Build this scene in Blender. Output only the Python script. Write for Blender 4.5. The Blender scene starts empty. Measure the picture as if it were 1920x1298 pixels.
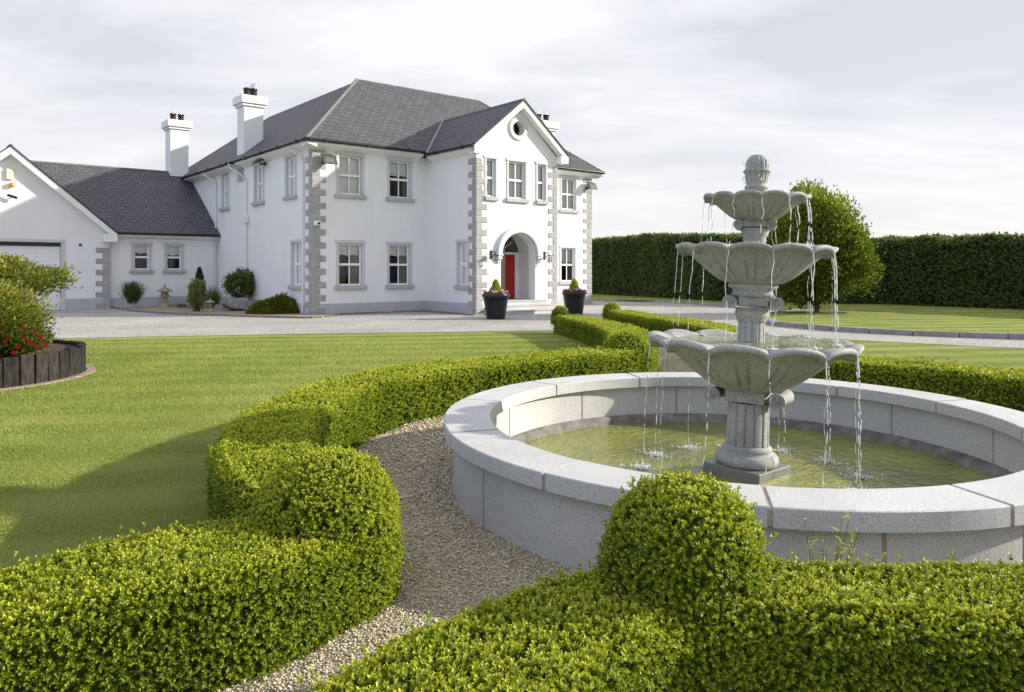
import bpy, math, random
import numpy as np
from mathutils import Vector

scene = bpy.context.scene
COL = scene.collection
R = math.radians
rng = np.random.default_rng(7)
random.seed(7)

# ------------------------------------------------------------------ camera
EYE = 1.5
cam = bpy.data.cameras.new('camera')
cam.sensor_width = 36.0
cam.lens = 36.0 * 1355 / 1920
cam.shift_y = -(649 - 507) / 1920
cam.clip_end = 2000
cam_o = bpy.data.objects.new('camera', cam)
COL.objects.link(cam_o)
cam_o.location = (0, 0, EYE)
cam_o.rotation_euler = (R(90), 0, 0)
scene.camera = cam_o

# ------------------------------------------------------------------ light
SUN_AZ, SUN_EL = 6.0, 21.0           # azimuth from +X towards +Y
sd = Vector((math.cos(R(SUN_EL)) * math.cos(R(SUN_AZ)),
             math.cos(R(SUN_EL)) * math.sin(R(SUN_AZ)), math.sin(R(SUN_EL))))
sl = bpy.data.lights.new('sun', 'SUN')
sl.energy = 5.0
sl.angle = R(0.9)
sl.color = (1.0, 0.93, 0.80)
so = bpy.data.objects.new('sun', sl)
COL.objects.link(so)
so.rotation_euler = sd.to_track_quat('Z', 'Y').to_euler()

world = bpy.data.worlds.new('World')
scene.world = world
world.use_nodes = True


def build_world():
    nt = world.node_tree
    N, L = nt.nodes, nt.links
    for n in list(N):
        N.remove(n)
    out = N.new('ShaderNodeOutputWorld')
    bg = N.new('ShaderNodeBackground')
    bg.inputs['Strength'].default_value = 0.1
    sky = N.new('ShaderNodeTexSky')
    sky.sky_type = 'NISHITA'
    sky.sun_disc = False
    sky.sun_elevation = R(SUN_EL)
    sky.sun_rotation = R(90 - SUN_AZ)
    tc = N.new('ShaderNodeTexCoord')
    sep = N.new('ShaderNodeSeparateXYZ')
    L.new(tc.outputs['Generated'], sep.inputs[0])

    def m(op, a, b=None, c=None):
        n = N.new('ShaderNodeMath')
        n.operation = op
        for i, v in enumerate((a, b, c)):
            if v is None:
                continue
            if isinstance(v, (int, float)):
                n.inputs[i].default_value = v
            else:
                L.new(v, n.inputs[i])
        return n.outputs[0]
    z = m('MAXIMUM', sep.outputs[2], 0.0)
    d = m('ADD', z, 0.16)
    cx = m('DIVIDE', sep.outputs[0], d)
    cy = m('DIVIDE', sep.outputs[1], d)
    cmb = N.new('ShaderNodeCombineXYZ')
    L.new(cx, cmb.inputs[0])
    L.new(cy, cmb.inputs[1])
    mp = N.new('ShaderNodeMapping')
    mp.inputs['Rotation'].default_value = (0, 0, R(24))
    mp.inputs['Scale'].default_value = (0.62, 1.15, 1)
    mp.inputs['Location'].default_value = (2.3, 0.7, 0)
    L.new(cmb.outputs[0], mp.inputs[0])
    n1 = N.new('ShaderNodeTexNoise')
    n1.inputs['Scale'].default_value = 1.15
    n1.inputs['Detail'].default_value = 8
    n1.inputs['Roughness'].default_value = 0.57
    n1.inputs['Distortion'].default_value = 0.25
    L.new(mp.outputs[0], n1.inputs['Vector'])
    r1 = N.new('ShaderNodeValToRGB')
    r1.color_ramp.elements[0].position = 0.40
    r1.color_ramp.elements[0].color = (4.6, 4.66, 5.1, 1)
    r1.color_ramp.elements[1].position = 0.62
    r1.color_ramp.elements[1].color = (6.5, 6.5, 6.6, 1)
    L.new(n1.outputs['Fac'], r1.inputs[0])
    # brighter veil towards the horizon, thicker light overhead
    hz = m('POWER', m('SUBTRACT', 1.0, m('MINIMUM', m('MULTIPLY', z, 3.0), 1.0)), 1.5)
    mh = N.new('ShaderNodeMixRGB')
    L.new(m('MULTIPLY', hz, 0.85), mh.inputs[0])
    L.new(r1.outputs[0], mh.inputs[1])
    mh.inputs[2].default_value = (6.5, 6.45, 6.5, 1)
    # added sky lobe behind left, out of view, to lift the shaded walls
    fill_lobe = m('MAXIMUM', m('ADD', m('MULTIPLY', sep.outputs[0], -0.72), m('MULTIPLY', sep.outputs[1], -0.70)), 0.0)
    top = m('ADD', m('ADD', 1.0, m('MULTIPLY', m('POWER', z, 1.2), 0.25)), m('MULTIPLY', fill_lobe, 0.12))
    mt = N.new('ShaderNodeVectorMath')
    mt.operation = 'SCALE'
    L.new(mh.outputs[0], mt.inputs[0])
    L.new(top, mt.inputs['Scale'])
    # and tinted blue there, so the shaded walls turn cooler
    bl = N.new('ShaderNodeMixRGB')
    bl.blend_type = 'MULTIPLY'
    L.new(m('MINIMUM', m('MULTIPLY', fill_lobe, 1.4), 1.0), bl.inputs[0])
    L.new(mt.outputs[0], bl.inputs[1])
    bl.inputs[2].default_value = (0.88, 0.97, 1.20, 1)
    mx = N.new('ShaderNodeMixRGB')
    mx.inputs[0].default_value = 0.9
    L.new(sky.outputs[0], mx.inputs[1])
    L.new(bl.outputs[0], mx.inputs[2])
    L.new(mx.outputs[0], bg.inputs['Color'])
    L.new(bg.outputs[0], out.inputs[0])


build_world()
vs = scene.view_settings
vs.view_transform = 'Standard'
vs.look = 'None'
vs.exposure = 0.62
vs.gamma = 1.0
scene.cycles.max_bounces = 8
scene.cycles.diffuse_bounces = 6
scene.cycles.transparent_max_bounces = 8

# ------------------------------------------------------------------ helpers


class MB:
    """collects faces of one mesh; fn maps local coordinates to the world"""

    def __init__(self, fn=None):
        self.v, self.f, self.m, self.uv, self.fn, self.sm = [], [], [], {}, fn, []

    def add(self, pts, faces, mi=0, smooth=False):
        b = len(self.v)
        self.v += [tuple(self.fn(*p)) if self.fn else tuple(p) for p in pts]
        for fc in faces:
            self.f.append([b + i for i in fc])
            self.m.append(mi)
            self.sm.append(smooth)
        return self

    def quad(self, a, b, c, d, mi=0, uv=None):
        if uv:
            self.uv[len(self.f)] = uv
        return self.add([a, b, c, d], [(0, 1, 2, 3)], mi)

    def poly(self, pts, mi=0, uv=None):
        if uv:
            self.uv[len(self.f)] = uv
        return self.add(pts, [tuple(range(len(pts)))], mi)

    def box(self, x0, x1, y0, y1, z0, z1, mi=0):
        p = [(x0, y0, z0), (x1, y0, z0), (x1, y1, z0), (x0, y1, z0),
             (x0, y0, z1), (x1, y0, z1), (x1, y1, z1), (x0, y1, z1)]
        return self.add(p, [(0, 3, 2, 1), (4, 5, 6, 7), (0, 1, 5, 4), (1, 2, 6, 5), (2, 3, 7, 6), (3, 0, 4, 7)], mi)

    def cbox(self, x0, x1, y0, y1, z0, z1, c=0.012, mi=0):
        """box with chamfered edges"""
        pts, idx = [], {}
        X, Y, Z = (x0, x1), (y0, y1), (z0, z1)
        for i in (0, 1):
            for j in (0, 1):
                for k in (0, 1):
                    sx, sy, sz = (c if i == 0 else -c), (c if j == 0 else -c), (c if k == 0 else -c)
                    for ax, q in enumerate(((X[i], Y[j] + sy, Z[k] + sz), (X[i] + sx, Y[j], Z[k] + sz), (X[i] + sx, Y[j] + sy, Z[k]))):
                        idx[(i, j, k, ax)] = len(pts)
                        pts.append(q)
        F = []
        for s in (0, 1):
            o = [(0, 0), (1, 0), (1, 1), (0, 1)]
            F.append([idx[(s, a, b, 0)] for a, b in o])
            F.append([idx[(a, s, b, 1)] for a, b in o])
            F.append([idx[(a, b, s, 2)] for a, b in o])
        for a in (0, 1):
            for b in (0, 1):
                F.append([idx[(a, b, 0, 0)], idx[(a, b, 1, 0)], idx[(a, b, 1, 1)], idx[(a, b, 0, 1)]])
                F.append([idx[(a, 0, b, 0)], idx[(a, 1, b, 0)], idx[(a, 1, b, 2)], idx[(a, 0, b, 2)]])
                F.append([idx[(0, a, b, 1)], idx[(1, a, b, 1)], idx[(1, a, b, 2)], idx[(0, a, b, 2)]])
        for i in (0, 1):
            for j in (0, 1):
                for k in (0, 1):
                    F.append([idx[(i, j, k, 0)], idx[(i, j, k, 1)], idx[(i, j, k, 2)]])
        return self.add(pts, F, mi)

    def tube(self, path, r, n=8, mi=0, smooth=True, cap=True):
        path = [Vector(p) for p in path]
        rs = r if hasattr(r, '__len__') else [r] * len(path)
        pts, F = [], []
        for i, p in enumerate(path):
            t = (path[min(i + 1, len(path) - 1)] - path[max(i - 1, 0)]).normalized()
            a = t.cross(Vector((0, 0, 1)) if abs(t.z) < 0.9 else Vector((1, 0, 0))).normalized()
            b = t.cross(a)
            for k in range(n):
                w = 2 * math.pi * k / n
                pts.append(p + (a * math.cos(w) + b * math.sin(w)) * rs[i])
        for i in range(len(path) - 1):
            for k in range(n):
                F.append((i * n + k, i * n + (k + 1) % n, (i + 1) * n + (k + 1) % n, (i + 1) * n + k))
        self.add(pts, F, mi, smooth)
        if cap:
            self.add(pts[:n], [tuple(range(n))], mi)
            self.add(pts[-n:], [tuple(range(n))], mi)
        return self

    def lathe(self, prof, c=(0, 0), n=48, mi=0, rf=None, smooth=True):
        pts, F = [], []
        for i, (r, z) in enumerate(prof):
            for k in range(n):
                w = 2 * math.pi * k / n
                q = r * (rf(w, i) if rf else 1)
                pts.append((c[0] + q * math.cos(w), c[1] + q * math.sin(w), z))
        for i in range(len(prof) - 1):
            for k in range(n):
                F.append((i * n + k, i * n + (k + 1) % n, (i + 1) * n + (k + 1) % n, (i + 1) * n + k))
        return self.add(pts, F, mi, smooth)

    def prism(self, poly, y0, y1, mi=0):
        """polygon in (x, z) between y0 and y1"""
        n = len(poly)
        p = [(x, y0, z) for x, z in poly] + [(x, y1, z) for x, z in poly]
        F = [tuple(range(n)), tuple(range(2 * n - 1, n - 1, -1))]
        F += [(i, i + n, (i + 1) % n + n, (i + 1) % n) for i in range(n)]
        return self.add(p, F, mi)

    def slab(self, poly, z0, z1, mi=0):
        n = len(poly)
        p = [(x, y, z0) for x, y in poly] + [(x, y, z1) for x, y in poly]
        F = [tuple(range(n - 1, -1, -1)), tuple(range(n, 2 * n))]
        F += [(i, (i + 1) % n, (i + 1) % n + n, i + n) for i in range(n)]
        return self.add(p, F, mi)

    def build(self, name, mat, parent=None, flip=True):
        o = rootloc(parent)
        me = bpy.data.meshes.new(name)
        me.from_pydata([(x - o[0], y - o[1], z - o[2]) for x, y, z in self.v], [], self.f)
        for m in (mat if isinstance(mat, (list, tuple)) else [mat]):
            me.materials.append(m)
        me.polygons.foreach_set('material_index', self.m)
        me.polygons.foreach_set('use_smooth', self.sm)
        if self.uv:
            ul = me.uv_layers.new(name='UVMap')
            for pi, uvs in self.uv.items():
                for li, u_ in zip(me.polygons[pi].loop_indices, uvs):
                    ul.data[li].uv = u_
        me.validate()
        if flip:
            import bmesh
            bm = bmesh.new()
            bm.from_mesh(me)
            bmesh.ops.recalc_face_normals(bm, faces=bm.faces)
            bm.to_mesh(me)
            bm.free()
        me.update()
        return link(name, me, parent)


def rootloc(parent):
    if parent is None:
        return (0, 0, 0)
    while parent.parent:
        parent = parent.parent
    return tuple(parent.location)


def link(name, me, parent=None):
    ob = bpy.data.objects.new(name, me)
    COL.objects.link(ob)
    if parent is not None:
        ob.parent = parent
    return ob


def tag(o, label=None, cat=None, group=None, kind=None):
    if label:
        o['label'] = label
    if cat:
        o['category'] = cat
    if group:
        o['group'] = group
    if kind:
        o['kind'] = kind
    return o


def empty(name, loc, label, cat, group=None):
    o = bpy.data.objects.new(name, None)
    o.empty_display_size = 0.2
    COL.objects.link(o)
    o.location = loc
    return tag(o, label, cat, group)


def origin_to(o, loc):
    """give a one-mesh thing its origin at its base"""
    me = o.data
    n = len(me.vertices)
    a = np.empty(n * 3, np.float32)
    me.vertices.foreach_get('co', a)
    a = a.reshape(-1, 3) - np.array(loc, np.float32)
    me.vertices.foreach_set('co', a.ravel())
    o.location = loc
    me.update()
    return o


def np_mesh(name, verts, faces, mat, attr=None, mi=None, smooth=None, parent=None):
    """verts (n,3); faces list of (m,k) arrays; attr: per vertex float called lv"""
    o = rootloc(parent)
    me = bpy.data.meshes.new(name)
    verts = np.asarray(verts, np.float32) - np.array(o, np.float32)
    me.vertices.add(len(verts))
    me.vertices.foreach_set('co', verts.ravel())
    loops = np.concatenate([f.ravel() for f in faces]).astype(np.int32)
    tot = np.concatenate([np.full(len(f), f.shape[1]) for f in faces]).astype(np.int32)
    st = np.concatenate([[0], np.cumsum(tot)[:-1]]).astype(np.int32)
    me.loops.add(len(loops))
    me.loops.foreach_set('vertex_index', loops)
    me.polygons.add(len(tot))
    me.polygons.foreach_set('loop_start', st)
    me.polygons.foreach_set('loop_total', tot)
    for m in (mat if isinstance(mat, (list, tuple)) else [mat]):
        me.materials.append(m)
    if mi is not None:
        me.polygons.foreach_set('material_index', mi.astype(np.int32))
    if smooth is not None:
        me.polygons.foreach_set('use_smooth', smooth)
    if attr is not None:
        at = me.attributes.new('lv', 'FLOAT', 'POINT')
        at.data.foreach_set('value', np.asarray(attr, np.float32))
    me.update(calc_edges=True)
    return link(name, me, parent)


# ------------------------------------------------------------------ materials
def new_mat(name):
    m = bpy.data.materials.new(name)
    m.use_nodes = True
    nt = m.node_tree
    b = nt.nodes['Principled BSDF']
    return m, nt, nt.nodes, nt.links, b


def ramp(N, L, src, stops, interp='LINEAR'):
    r = N.new('ShaderNodeValToRGB')
    r.color_ramp.interpolation = interp
    els = r.color_ramp.elements
    while len(els) > 2:
        els.remove(els[-1])
    for i, (p, c) in enumerate(stops):
        e = els[i] if i < 2 else els.new(p)
        e.position = p
        e.color = (*c, 1)
    L.new(src, r.inputs[0])
    return r.outputs[0]


def noise(N, L, scale, detail=4, rough=0.55, vec=None, coord='Object'):
    n = N.new('ShaderNodeTexNoise')
    n.inputs['Scale'].default_value = scale
    n.inputs['Detail'].default_value = detail
    n.inputs['Roughness'].default_value = rough
    if vec is None:
        tc = N.new('ShaderNodeTexCoord')
        vec = tc.outputs[coord]
    L.new(vec, n.inputs['Vector'])
    return n.outputs['Fac']


def bump(N, L, b, h, strength=0.3, dist=0.01):
    n = N.new('ShaderNodeBump')
    n.inputs['Strength'].default_value = strength
    n.inputs['Distance'].default_value = dist
    L.new(h, n.inputs['Height'])
    L.new(n.outputs[0], b.inputs['Normal'])


def speckled(name, stops, scale, rough=0.8, bstr=0.25, bdist=0.004, bscale=None, big=None, spec=0.3):
    """noise coloured solid; big=(scale, dark, light) multiplies broad staining"""
    m, nt, N, L, b = new_mat(name)
    f = noise(N, L, scale, 5, 0.65)
    c = ramp(N, L, f, stops)
    if big:
        f2 = noise(N, L, big[0], 5, 0.6)
        c2 = ramp(N, L, f2, [(0.3, big[1]), (0.7, big[2])])
        mx = N.new('ShaderNodeMixRGB')
        mx.blend_type = 'MULTIPLY'
        mx.inputs[0].default_value = 1
        L.new(c, mx.inputs[1])
        L.new(c2, mx.inputs[2])
        c = mx.outputs[0]
    L.new(c, b.inputs['Base Color'])
    b.inputs['Roughness'].default_value = rough
    b.inputs['Specular IOR Level'].default_value = spec
    if bstr:
        bump(N, L, b, noise(N, L, bscale or scale, 4), bstr, bdist)
    return m


def plain(name, col, rough=0.5, metal=0.0, spec=0.4, var=0.0):
    m, nt, N, L, b = new_mat(name)
    if var:
        c = ramp(N, L, noise(N, L, 6, 4), [(0.3, tuple(x * (1 - var) for x in col)), (0.7, tuple(min(1, x * (1 + var)) for x in col))])
        L.new(c, b.inputs['Base Color'])
    else:
        b.inputs['Base Color'].default_value = (*col, 1)
    b.inputs['Roughness'].default_value = rough
    b.inputs['Metallic'].default_value = metal
    b.inputs['Specular IOR Level'].default_value = spec
    return m


def leafy(name, stops, rough=0.45, trans=0.3, spec=0.35):
    m, nt, N, L, b = new_mat(name)
    a = N.new('ShaderNodeAttribute')
    a.attribute_name = 'lv'
    c = ramp(N, L, a.outputs['Fac'], stops)
    L.new(c, b.inputs['Base Color'])
    b.inputs['Roughness'].default_value = rough
    b.inputs['Specular IOR Level'].default_value = spec
    t = N.new('ShaderNodeBsdfTranslucent')
    h = N.new('ShaderNodeHueSaturation')
    h.inputs['Value'].default_value = 1.25
    L.new(c, h.inputs['Color'])
    L.new(h.outputs[0], t.inputs['Color'])
    mx = N.new('ShaderNodeMixShader')
    mx.inputs[0].default_value = trans
    L.new(b.outputs[0], mx.inputs[1])
    L.new(t.outputs[0], mx.inputs[2])
    L.new(mx.outputs[0], N['Material Output'].inputs[0])
    return m


M = {}
M['render'] = speckled('white_render', [(0.3, (0.76, 0.76, 0.76)), (0.7, (0.80, 0.80, 0.80))], 1.2, 0.85, 0.2, 0.006, 60,
                       big=(0.45, (0.95, 0.95, 0.955), (1, 1, 1)))
def add_streaks(m, strength=0.025, sc=(3.2, 3.2, 0.22), tint=.9):
    nt = m.node_tree
    N, L = nt.nodes, nt.links
    b = N['Principled BSDF']
    src = b.inputs['Base Color'].links[0].from_socket
    tc = N.new('ShaderNodeTexCoord')
    mp = N.new('ShaderNodeMapping')
    mp.inputs['Scale'].default_value = sc
    L.new(tc.outputs['Object'], mp.inputs[0])
    f = noise(N, L, 1.0, 6, 0.62, vec=mp.outputs[0])
    c = ramp(N, L, f, [(0.42, (1 - strength, 1 - strength * .95, 1 - strength * tint)), (0.60, (1, 1, 1))])
    mx = N.new('ShaderNodeMixRGB')
    mx.blend_type = 'MULTIPLY'
    mx.inputs[0].default_value = 1
    L.new(src, mx.inputs[1])
    L.new(c, mx.inputs[2])
    L.new(mx.outputs[0], b.inputs['Base Color'])


add_streaks(M['render'])
M['plinth'] = speckled('plinth_paint', [(0.3, (0.40, 0.405, 0.43)), (0.7, (0.46, 0.465, 0.49))], 2, 0.8, 0.15, 0.005, 60)
M['surround'] = speckled('surround_paint', [(0.3, (0.50, 0.505, 0.53)), (0.7, (0.56, 0.565, 0.59))], 2, 0.8, 0.1, 0.004, 60)
M['quoin'] = speckled('quoin_stone', [(0.3, (0.31, 0.305, 0.305)), (0.7, (0.41, 0.405, 0.40))], 5, 0.85, 0.2, 0.004, 120,
                      big=(2.6, (0.80, 0.80, 0.80), (1.08, 1.08, 1.07)))
M['sill'] = speckled('sill_stone', [(0.3, (0.36, 0.36, 0.37)), (0.7, (0.45, 0.45, 0.455))], 6, 0.85, 0.15, 0.004, 100)
M['upvc'] = plain('white_frame', (0.80, 0.80, 0.80), 0.35)
M['fascia'] = plain('white_board', (0.78, 0.78, 0.77), 0.4, var=0.04)
M['gutter'] = plain('black_gutter', (0.018, 0.018, 0.02), 0.35)
M['pipe'] = plain('white_pipe', (0.70, 0.70, 0.72), 0.4)
M['mortar'] = plain('grey_mortar', (0.34, 0.31, 0.265), 0.95, var=.2)
M['blind'] = plain('pale_blind', (0.80, 0.79, 0.75), 0.9)
M['curtain'] = speckled('beige_curtain', [(0.35, (0.30, 0.28, 0.24)), (0.65, (0.42, 0.40, 0.35))], 30, 0.95, 0)
M['room'] = plain('dark_room', (0.05, 0.048, 0.045), 0.9)
M['red'] = plain('red_door_paint', (0.36, 0.022, 0.015), 0.35)
M['black_metal'] = plain('black_iron', (0.012, 0.012, 0.013), 0.4)
M['pot_black'] = plain('black_planter', (0.012, 0.012, 0.016), 0.22, spec=0.6)
M['lamp_grey'] = plain('grey_lamp_case', (0.055, 0.056, 0.050), 0.5)
M['lamp_glass'] = plain('lamp_glass', (0.13, 0.14, 0.13), 0.45, spec=0.3)
M['steel'] = plain('steel_cowl', (0.6, 0.6, 0.6), 0.25, 1.0)
M['chimney_pot'] = plain('dark_pot', (0.03, 0.022, 0.018), 0.8)
M['beige'] = plain('beige_box', (0.60, 0.57, 0.47), 0.5)
M['orange'] = plain('orange_lens', (0.75, 0.25, 0.03), 0.3)
M['ridge'] = speckled('ridge_tile', [(0.3, (0.13, 0.125, 0.115)), (0.7, (0.20, 0.19, 0.175))], 8, 0.9, 0.2, 0.005)
M['lead'] = plain('lead_flashing', (0.26, 0.27, 0.30), 0.5)
M['granite'] = speckled('granite', [(0.30, (0.30, 0.30, 0.305)), (0.5, (0.50, 0.495, 0.49)), (0.68, (0.64, 0.635, 0.625))], 150, 0.72, 0.2, 0.002, 160,
                        big=(1.6, (0.84, 0.84, 0.85), (1.05, 1.05, 1.04)))
M['granite_old'] = speckled('weathered_granite', [(0.30, (0.20, 0.20, 0.20)), (0.5, (0.365, 0.365, 0.365)), (0.7, (0.51, 0.51, 0.51))], 110, 0.72, 0.25, 0.002, 130,
                            big=(5, (0.78, 0.78, 0.76), (1.06, 1.06, 1.06)))
add_streaks(M['granite_old'], .13, (22, 22, 2.5), 1.1)
M['granite_wet'] = speckled('wet_granite', [(0.3, (0.10, 0.10, 0.095)), (0.7, (0.24, 0.235, 0.22))], 110, 0.35, 0.2, 0.002, 130, spec=0.5)
M['bench'] = speckled('stained_mortar', [(0.3, (0.09, 0.08, 0.07)), (0.55, (0.19, 0.175, 0.155)), (0.75, (0.30, 0.28, 0.25))], 7, 0.9, 0.5, 0.01, 30)
M['sleeper'] = speckled('old_timber', [(0.3, (0.012, 0.011, 0.011)), (0.7, (0.052, 0.048, 0.045))], 14, 0.9, 0.6, 0.006, 60,
                        big=(3, (0.6, 0.6, 0.6), (1.15, 1.12, 1.1)))
def grain(m):
    nt = m.node_tree
    N, L = nt.nodes, nt.links
    b = N['Principled BSDF']
    src = b.inputs['Base Color'].links[0].from_socket
    tc = N.new('ShaderNodeTexCoord')
    mp = N.new('ShaderNodeMapping')
    mp.inputs['Scale'].default_value = (60, 60, 3.5)
    L.new(tc.outputs['Object'], mp.inputs[0])
    oi = N.new('ShaderNodeObjectInfo')
    va = N.new('ShaderNodeVectorMath')
    L.new(mp.outputs[0], va.inputs[0])
    L.new(oi.outputs['Random'], va.inputs[1])
    f = noise(N, L, 1.0, 5, 0.6, vec=va.outputs[0])
    c = ramp(N, L, f, [(0.35, (0.35, 0.35, 0.35)), (0.65, (1.35, 1.3, 1.25))])
    t = ramp(N, L, oi.outputs['Random'], [(0.0, (0.65, 0.65, 0.68)), (1.0, (1.35, 1.28, 1.2))])
    for x in (c, t):
        mx = N.new('ShaderNodeMixRGB')
        mx.blend_type = 'MULTIPLY'
        mx.inputs[0].default_value = 1
        L.new(src, mx.inputs[1])
        L.new(x, mx.inputs[2])
        src = mx.outputs[0]
    L.new(src, b.inputs['Base Color'])


grain(M['sleeper'])
M['soil'] = speckled('bark_soil', [(0.3, (0.03, 0.018, 0.01)), (0.6, (0.11, 0.065, 0.04)), (0.8, (0.2, 0.14, 0.1))], 38, 0.95, 0.9, 0.03, 38)
M['rock'] = speckled('grey_rock', [(0.3, (0.10, 0.10, 0.105)), (0.7, (0.30, 0.295, 0.30))], 7, 0.85, 0.5, 0.03, 12)
M['lantern'] = speckled('lantern_stone', [(0.3, (0.22, 0.18, 0.12)), (0.7, (0.42, 0.36, 0.26))], 14, 0.9, 0.3, 0.01, 40)
M['edging'] = speckled('edging_stone', [(0.3, (0.14, 0.13, 0.12)), (0.7, (0.27, 0.25, 0.23))], 8, 0.9, 0.3, 0.01, 40)
M['kerb'] = speckled('kerb_concrete', [(0.3, (0.20, 0.195, 0.185)), (0.7, (0.33, 0.32, 0.30))], 6, 0.9, 0.3, 0.008, 60)
M['bark'] = speckled('bark', [(0.3, (0.05, 0.042, 0.034)), (0.7, (0.13, 0.11, 0.09))], 18, 0.95, 0.6, 0.02, 22)
M['soil_bed'] = speckled('pea_gravel', [(0.3, (0.16, 0.12, 0.08)), (0.5, (0.32, 0.25, 0.17)), (0.7, (0.46, 0.38, 0.28))], 45, 0.95, 0.6, 0.02, 45)
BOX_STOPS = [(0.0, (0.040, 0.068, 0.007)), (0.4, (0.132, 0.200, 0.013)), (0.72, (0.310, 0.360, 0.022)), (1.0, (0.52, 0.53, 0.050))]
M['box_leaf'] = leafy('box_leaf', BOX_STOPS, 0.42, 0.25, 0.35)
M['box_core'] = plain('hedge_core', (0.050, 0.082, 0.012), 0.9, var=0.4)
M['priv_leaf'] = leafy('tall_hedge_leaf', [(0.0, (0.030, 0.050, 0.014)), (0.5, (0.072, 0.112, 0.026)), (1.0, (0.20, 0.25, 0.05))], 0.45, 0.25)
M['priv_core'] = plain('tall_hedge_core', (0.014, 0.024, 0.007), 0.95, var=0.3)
M['tree_leaf'] = leafy('tree_leaf', [(0.0, (0.045, 0.072, 0.008)), (0.5, (0.14, 0.19, 0.016)), (1.0, (0.34, 0.35, 0.03))], 0.45, 0.4)
M['shrub_leaf'] = leafy('shrub_leaf', [(0.0, (0.05, 0.08, 0.012)), (0.55, (0.17, 0.20, 0.025)), (0.8, (0.29, 0.29, 0.04)), (1.0, (0.36, 0.21, 0.05))], 0.42, 0.35)
M['dark_leaf'] = leafy('dark_leaf', [(0.0, (0.028, 0.052, 0.014)), (0.6, (0.092, 0.135, 0.032)), (1.0, (0.22, 0.27, 0.06))], 0.45, 0.25)
M['mint_leaf'] = leafy('cream_green_leaf', [(0.0, (0.08, 0.11, 0.03)), (0.6, (0.24, 0.26, 0.08)), (1.0, (0.42, 0.40, 0.16))], 0.5, 0.3)
M['golden_leaf'] = leafy('golden_leaf', [(0.0, (0.12, 0.16, 0.01)), (0.6, (0.35, 0.38, 0.02)), (1.0, (0.52, 0.50, 0.05))], 0.5, 0.3)
M['juniper'] = leafy('juniper_leaf', [(0.0, (0.045, 0.070, 0.006)), (0.6, (0.150, 0.180, 0.014)), (1.0, (0.30, 0.30, 0.03))], 0.5, 0.25)
M['petal_red'] = plain('red_petal', (0.60, 0.02, 0.045), 0.5)
M['petal_pink'] = plain('pink_petal', (0.50, 0.18, 0.42), 0.5)
M['petal_peach'] = plain('peach_petal', (0.75, 0.42, 0.30), 0.5)
M['petal_plum'] = plain('plum_petal', (0.11, 0.02, 0.09), 0.5)
M['grass_blade'] = leafy('grass_blade', [(0.0, (0.142, 0.190, 0.030)), (0.5, (0.285, 0.332, 0.070)), (1.0, (0.44, 0.435, 0.155))], 0.5, 0.35, 0.25)


def mat_lawn():
    m, nt, N, L, b = new_mat('lawn_grass')
    tc = N.new('ShaderNodeTexCoord')
    mp = N.new('ShaderNodeMapping')
    mp.inputs['Rotation'].default_value = (0, 0, R(-9))
    L.new(tc.outputs['Object'], mp.inputs[0])
    w = N.new('ShaderNodeTexWave')
    w.wave_type = 'BANDS'
    w.bands_direction = 'Y'
    w.wave_profile = 'SIN'
    w.inputs['Scale'].default_value = 0.34
    w.inputs['Distortion'].default_value = 1.6
    w.inputs['Detail'].default_value = 2
    w.inputs['Detail Scale'].default_value = 0.6
    L.new(mp.outputs[0], w.inputs['Vector'])
    c1 = ramp(N, L, w.outputs['Fac'], [(0.25, (0.188, 0.232, 0.042)), (0.75, (0.275, 0.312, 0.078))])
    n2 = noise(N, L, 0.9, 5, 0.65)
    c2 = ramp(N, L, n2, [(0.32, (0.70, 0.80, 0.66)), (0.5, (1.0, 1.0, 1.0)), (0.72, (1.32, 1.12, 1.15))])
    mx = N.new('ShaderNodeMixRGB')
    mx.blend_type = 'MULTIPLY'
    mx.inputs[0].default_value = 1
    L.new(c1, mx.inputs[1])
    L.new(c2, mx.inputs[2])
    n3 = noise(N, L, 55, 4, 0.75)
    c3 = ramp(N, L, n3, [(0.30, (0.62, 0.68, 0.6)), (0.66, (1.28, 1.22, 1.25))])
    mx2 = N.new('ShaderNodeMixRGB')
    mx2.blend_type = 'MULTIPLY'
    mx2.inputs[0].default_value = 1
    L.new(mx.outputs[0], mx2.inputs[1])
    L.new(c3, mx2.inputs[2])
    L.new(mx2.outputs[0], b.inputs['Base Color'])
    b.inputs['Roughness'].default_value = 0.8
    b.inputs['Specular IOR Level'].default_value = 0.15
    bump(N, L, b, noise(N, L, 90, 3, 0.8), 0.9, 0.03)
    return m


def mat_gravel(name, stops, vscale, nb=1.0, big=None):
    m, nt, N, L, b = new_mat(name)
    tc = N.new('ShaderNodeTexCoord')
    v = N.new('ShaderNodeTexVoronoi')
    v.inputs['Scale'].default_value = vscale
    L.new(tc.outputs['Object'], v.inputs['Vector'])
    bw = N.new('ShaderNodeSeparateColor')
    L.new(v.outputs['Color'], bw.inputs[0])
    c = ramp(N, L, bw.outputs[0], stops)
    f = noise(N, L, 0.4, 6, 0.65)
    c2 = ramp(N, L, f, [(0.3, (0.78, 0.78, 0.79)), (0.7, (1.12, 1.11, 1.09))])
    mx = N.new('ShaderNodeMixRGB')
    mx.blend_type = 'MULTIPLY'
    mx.inputs[0].default_value = 1
    L.new(c, mx.inputs[1])
    L.new(c2, mx.inputs[2])
    L.new(mx.outputs[0], b.inputs['Base Color'])
    b.inputs['Roughness'].default_value = 0.9
    b.inputs['Specular IOR Level'].default_value = 0.2
    iv = N.new('ShaderNodeMath')
    iv.operation = 'MULTIPLY'
    iv.inputs[1].default_value = -1
    L.new(v.outputs['Distance'], iv.inputs[0])
    bump(N, L, b, iv.outputs[0], nb, 0.012)
    return m


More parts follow.
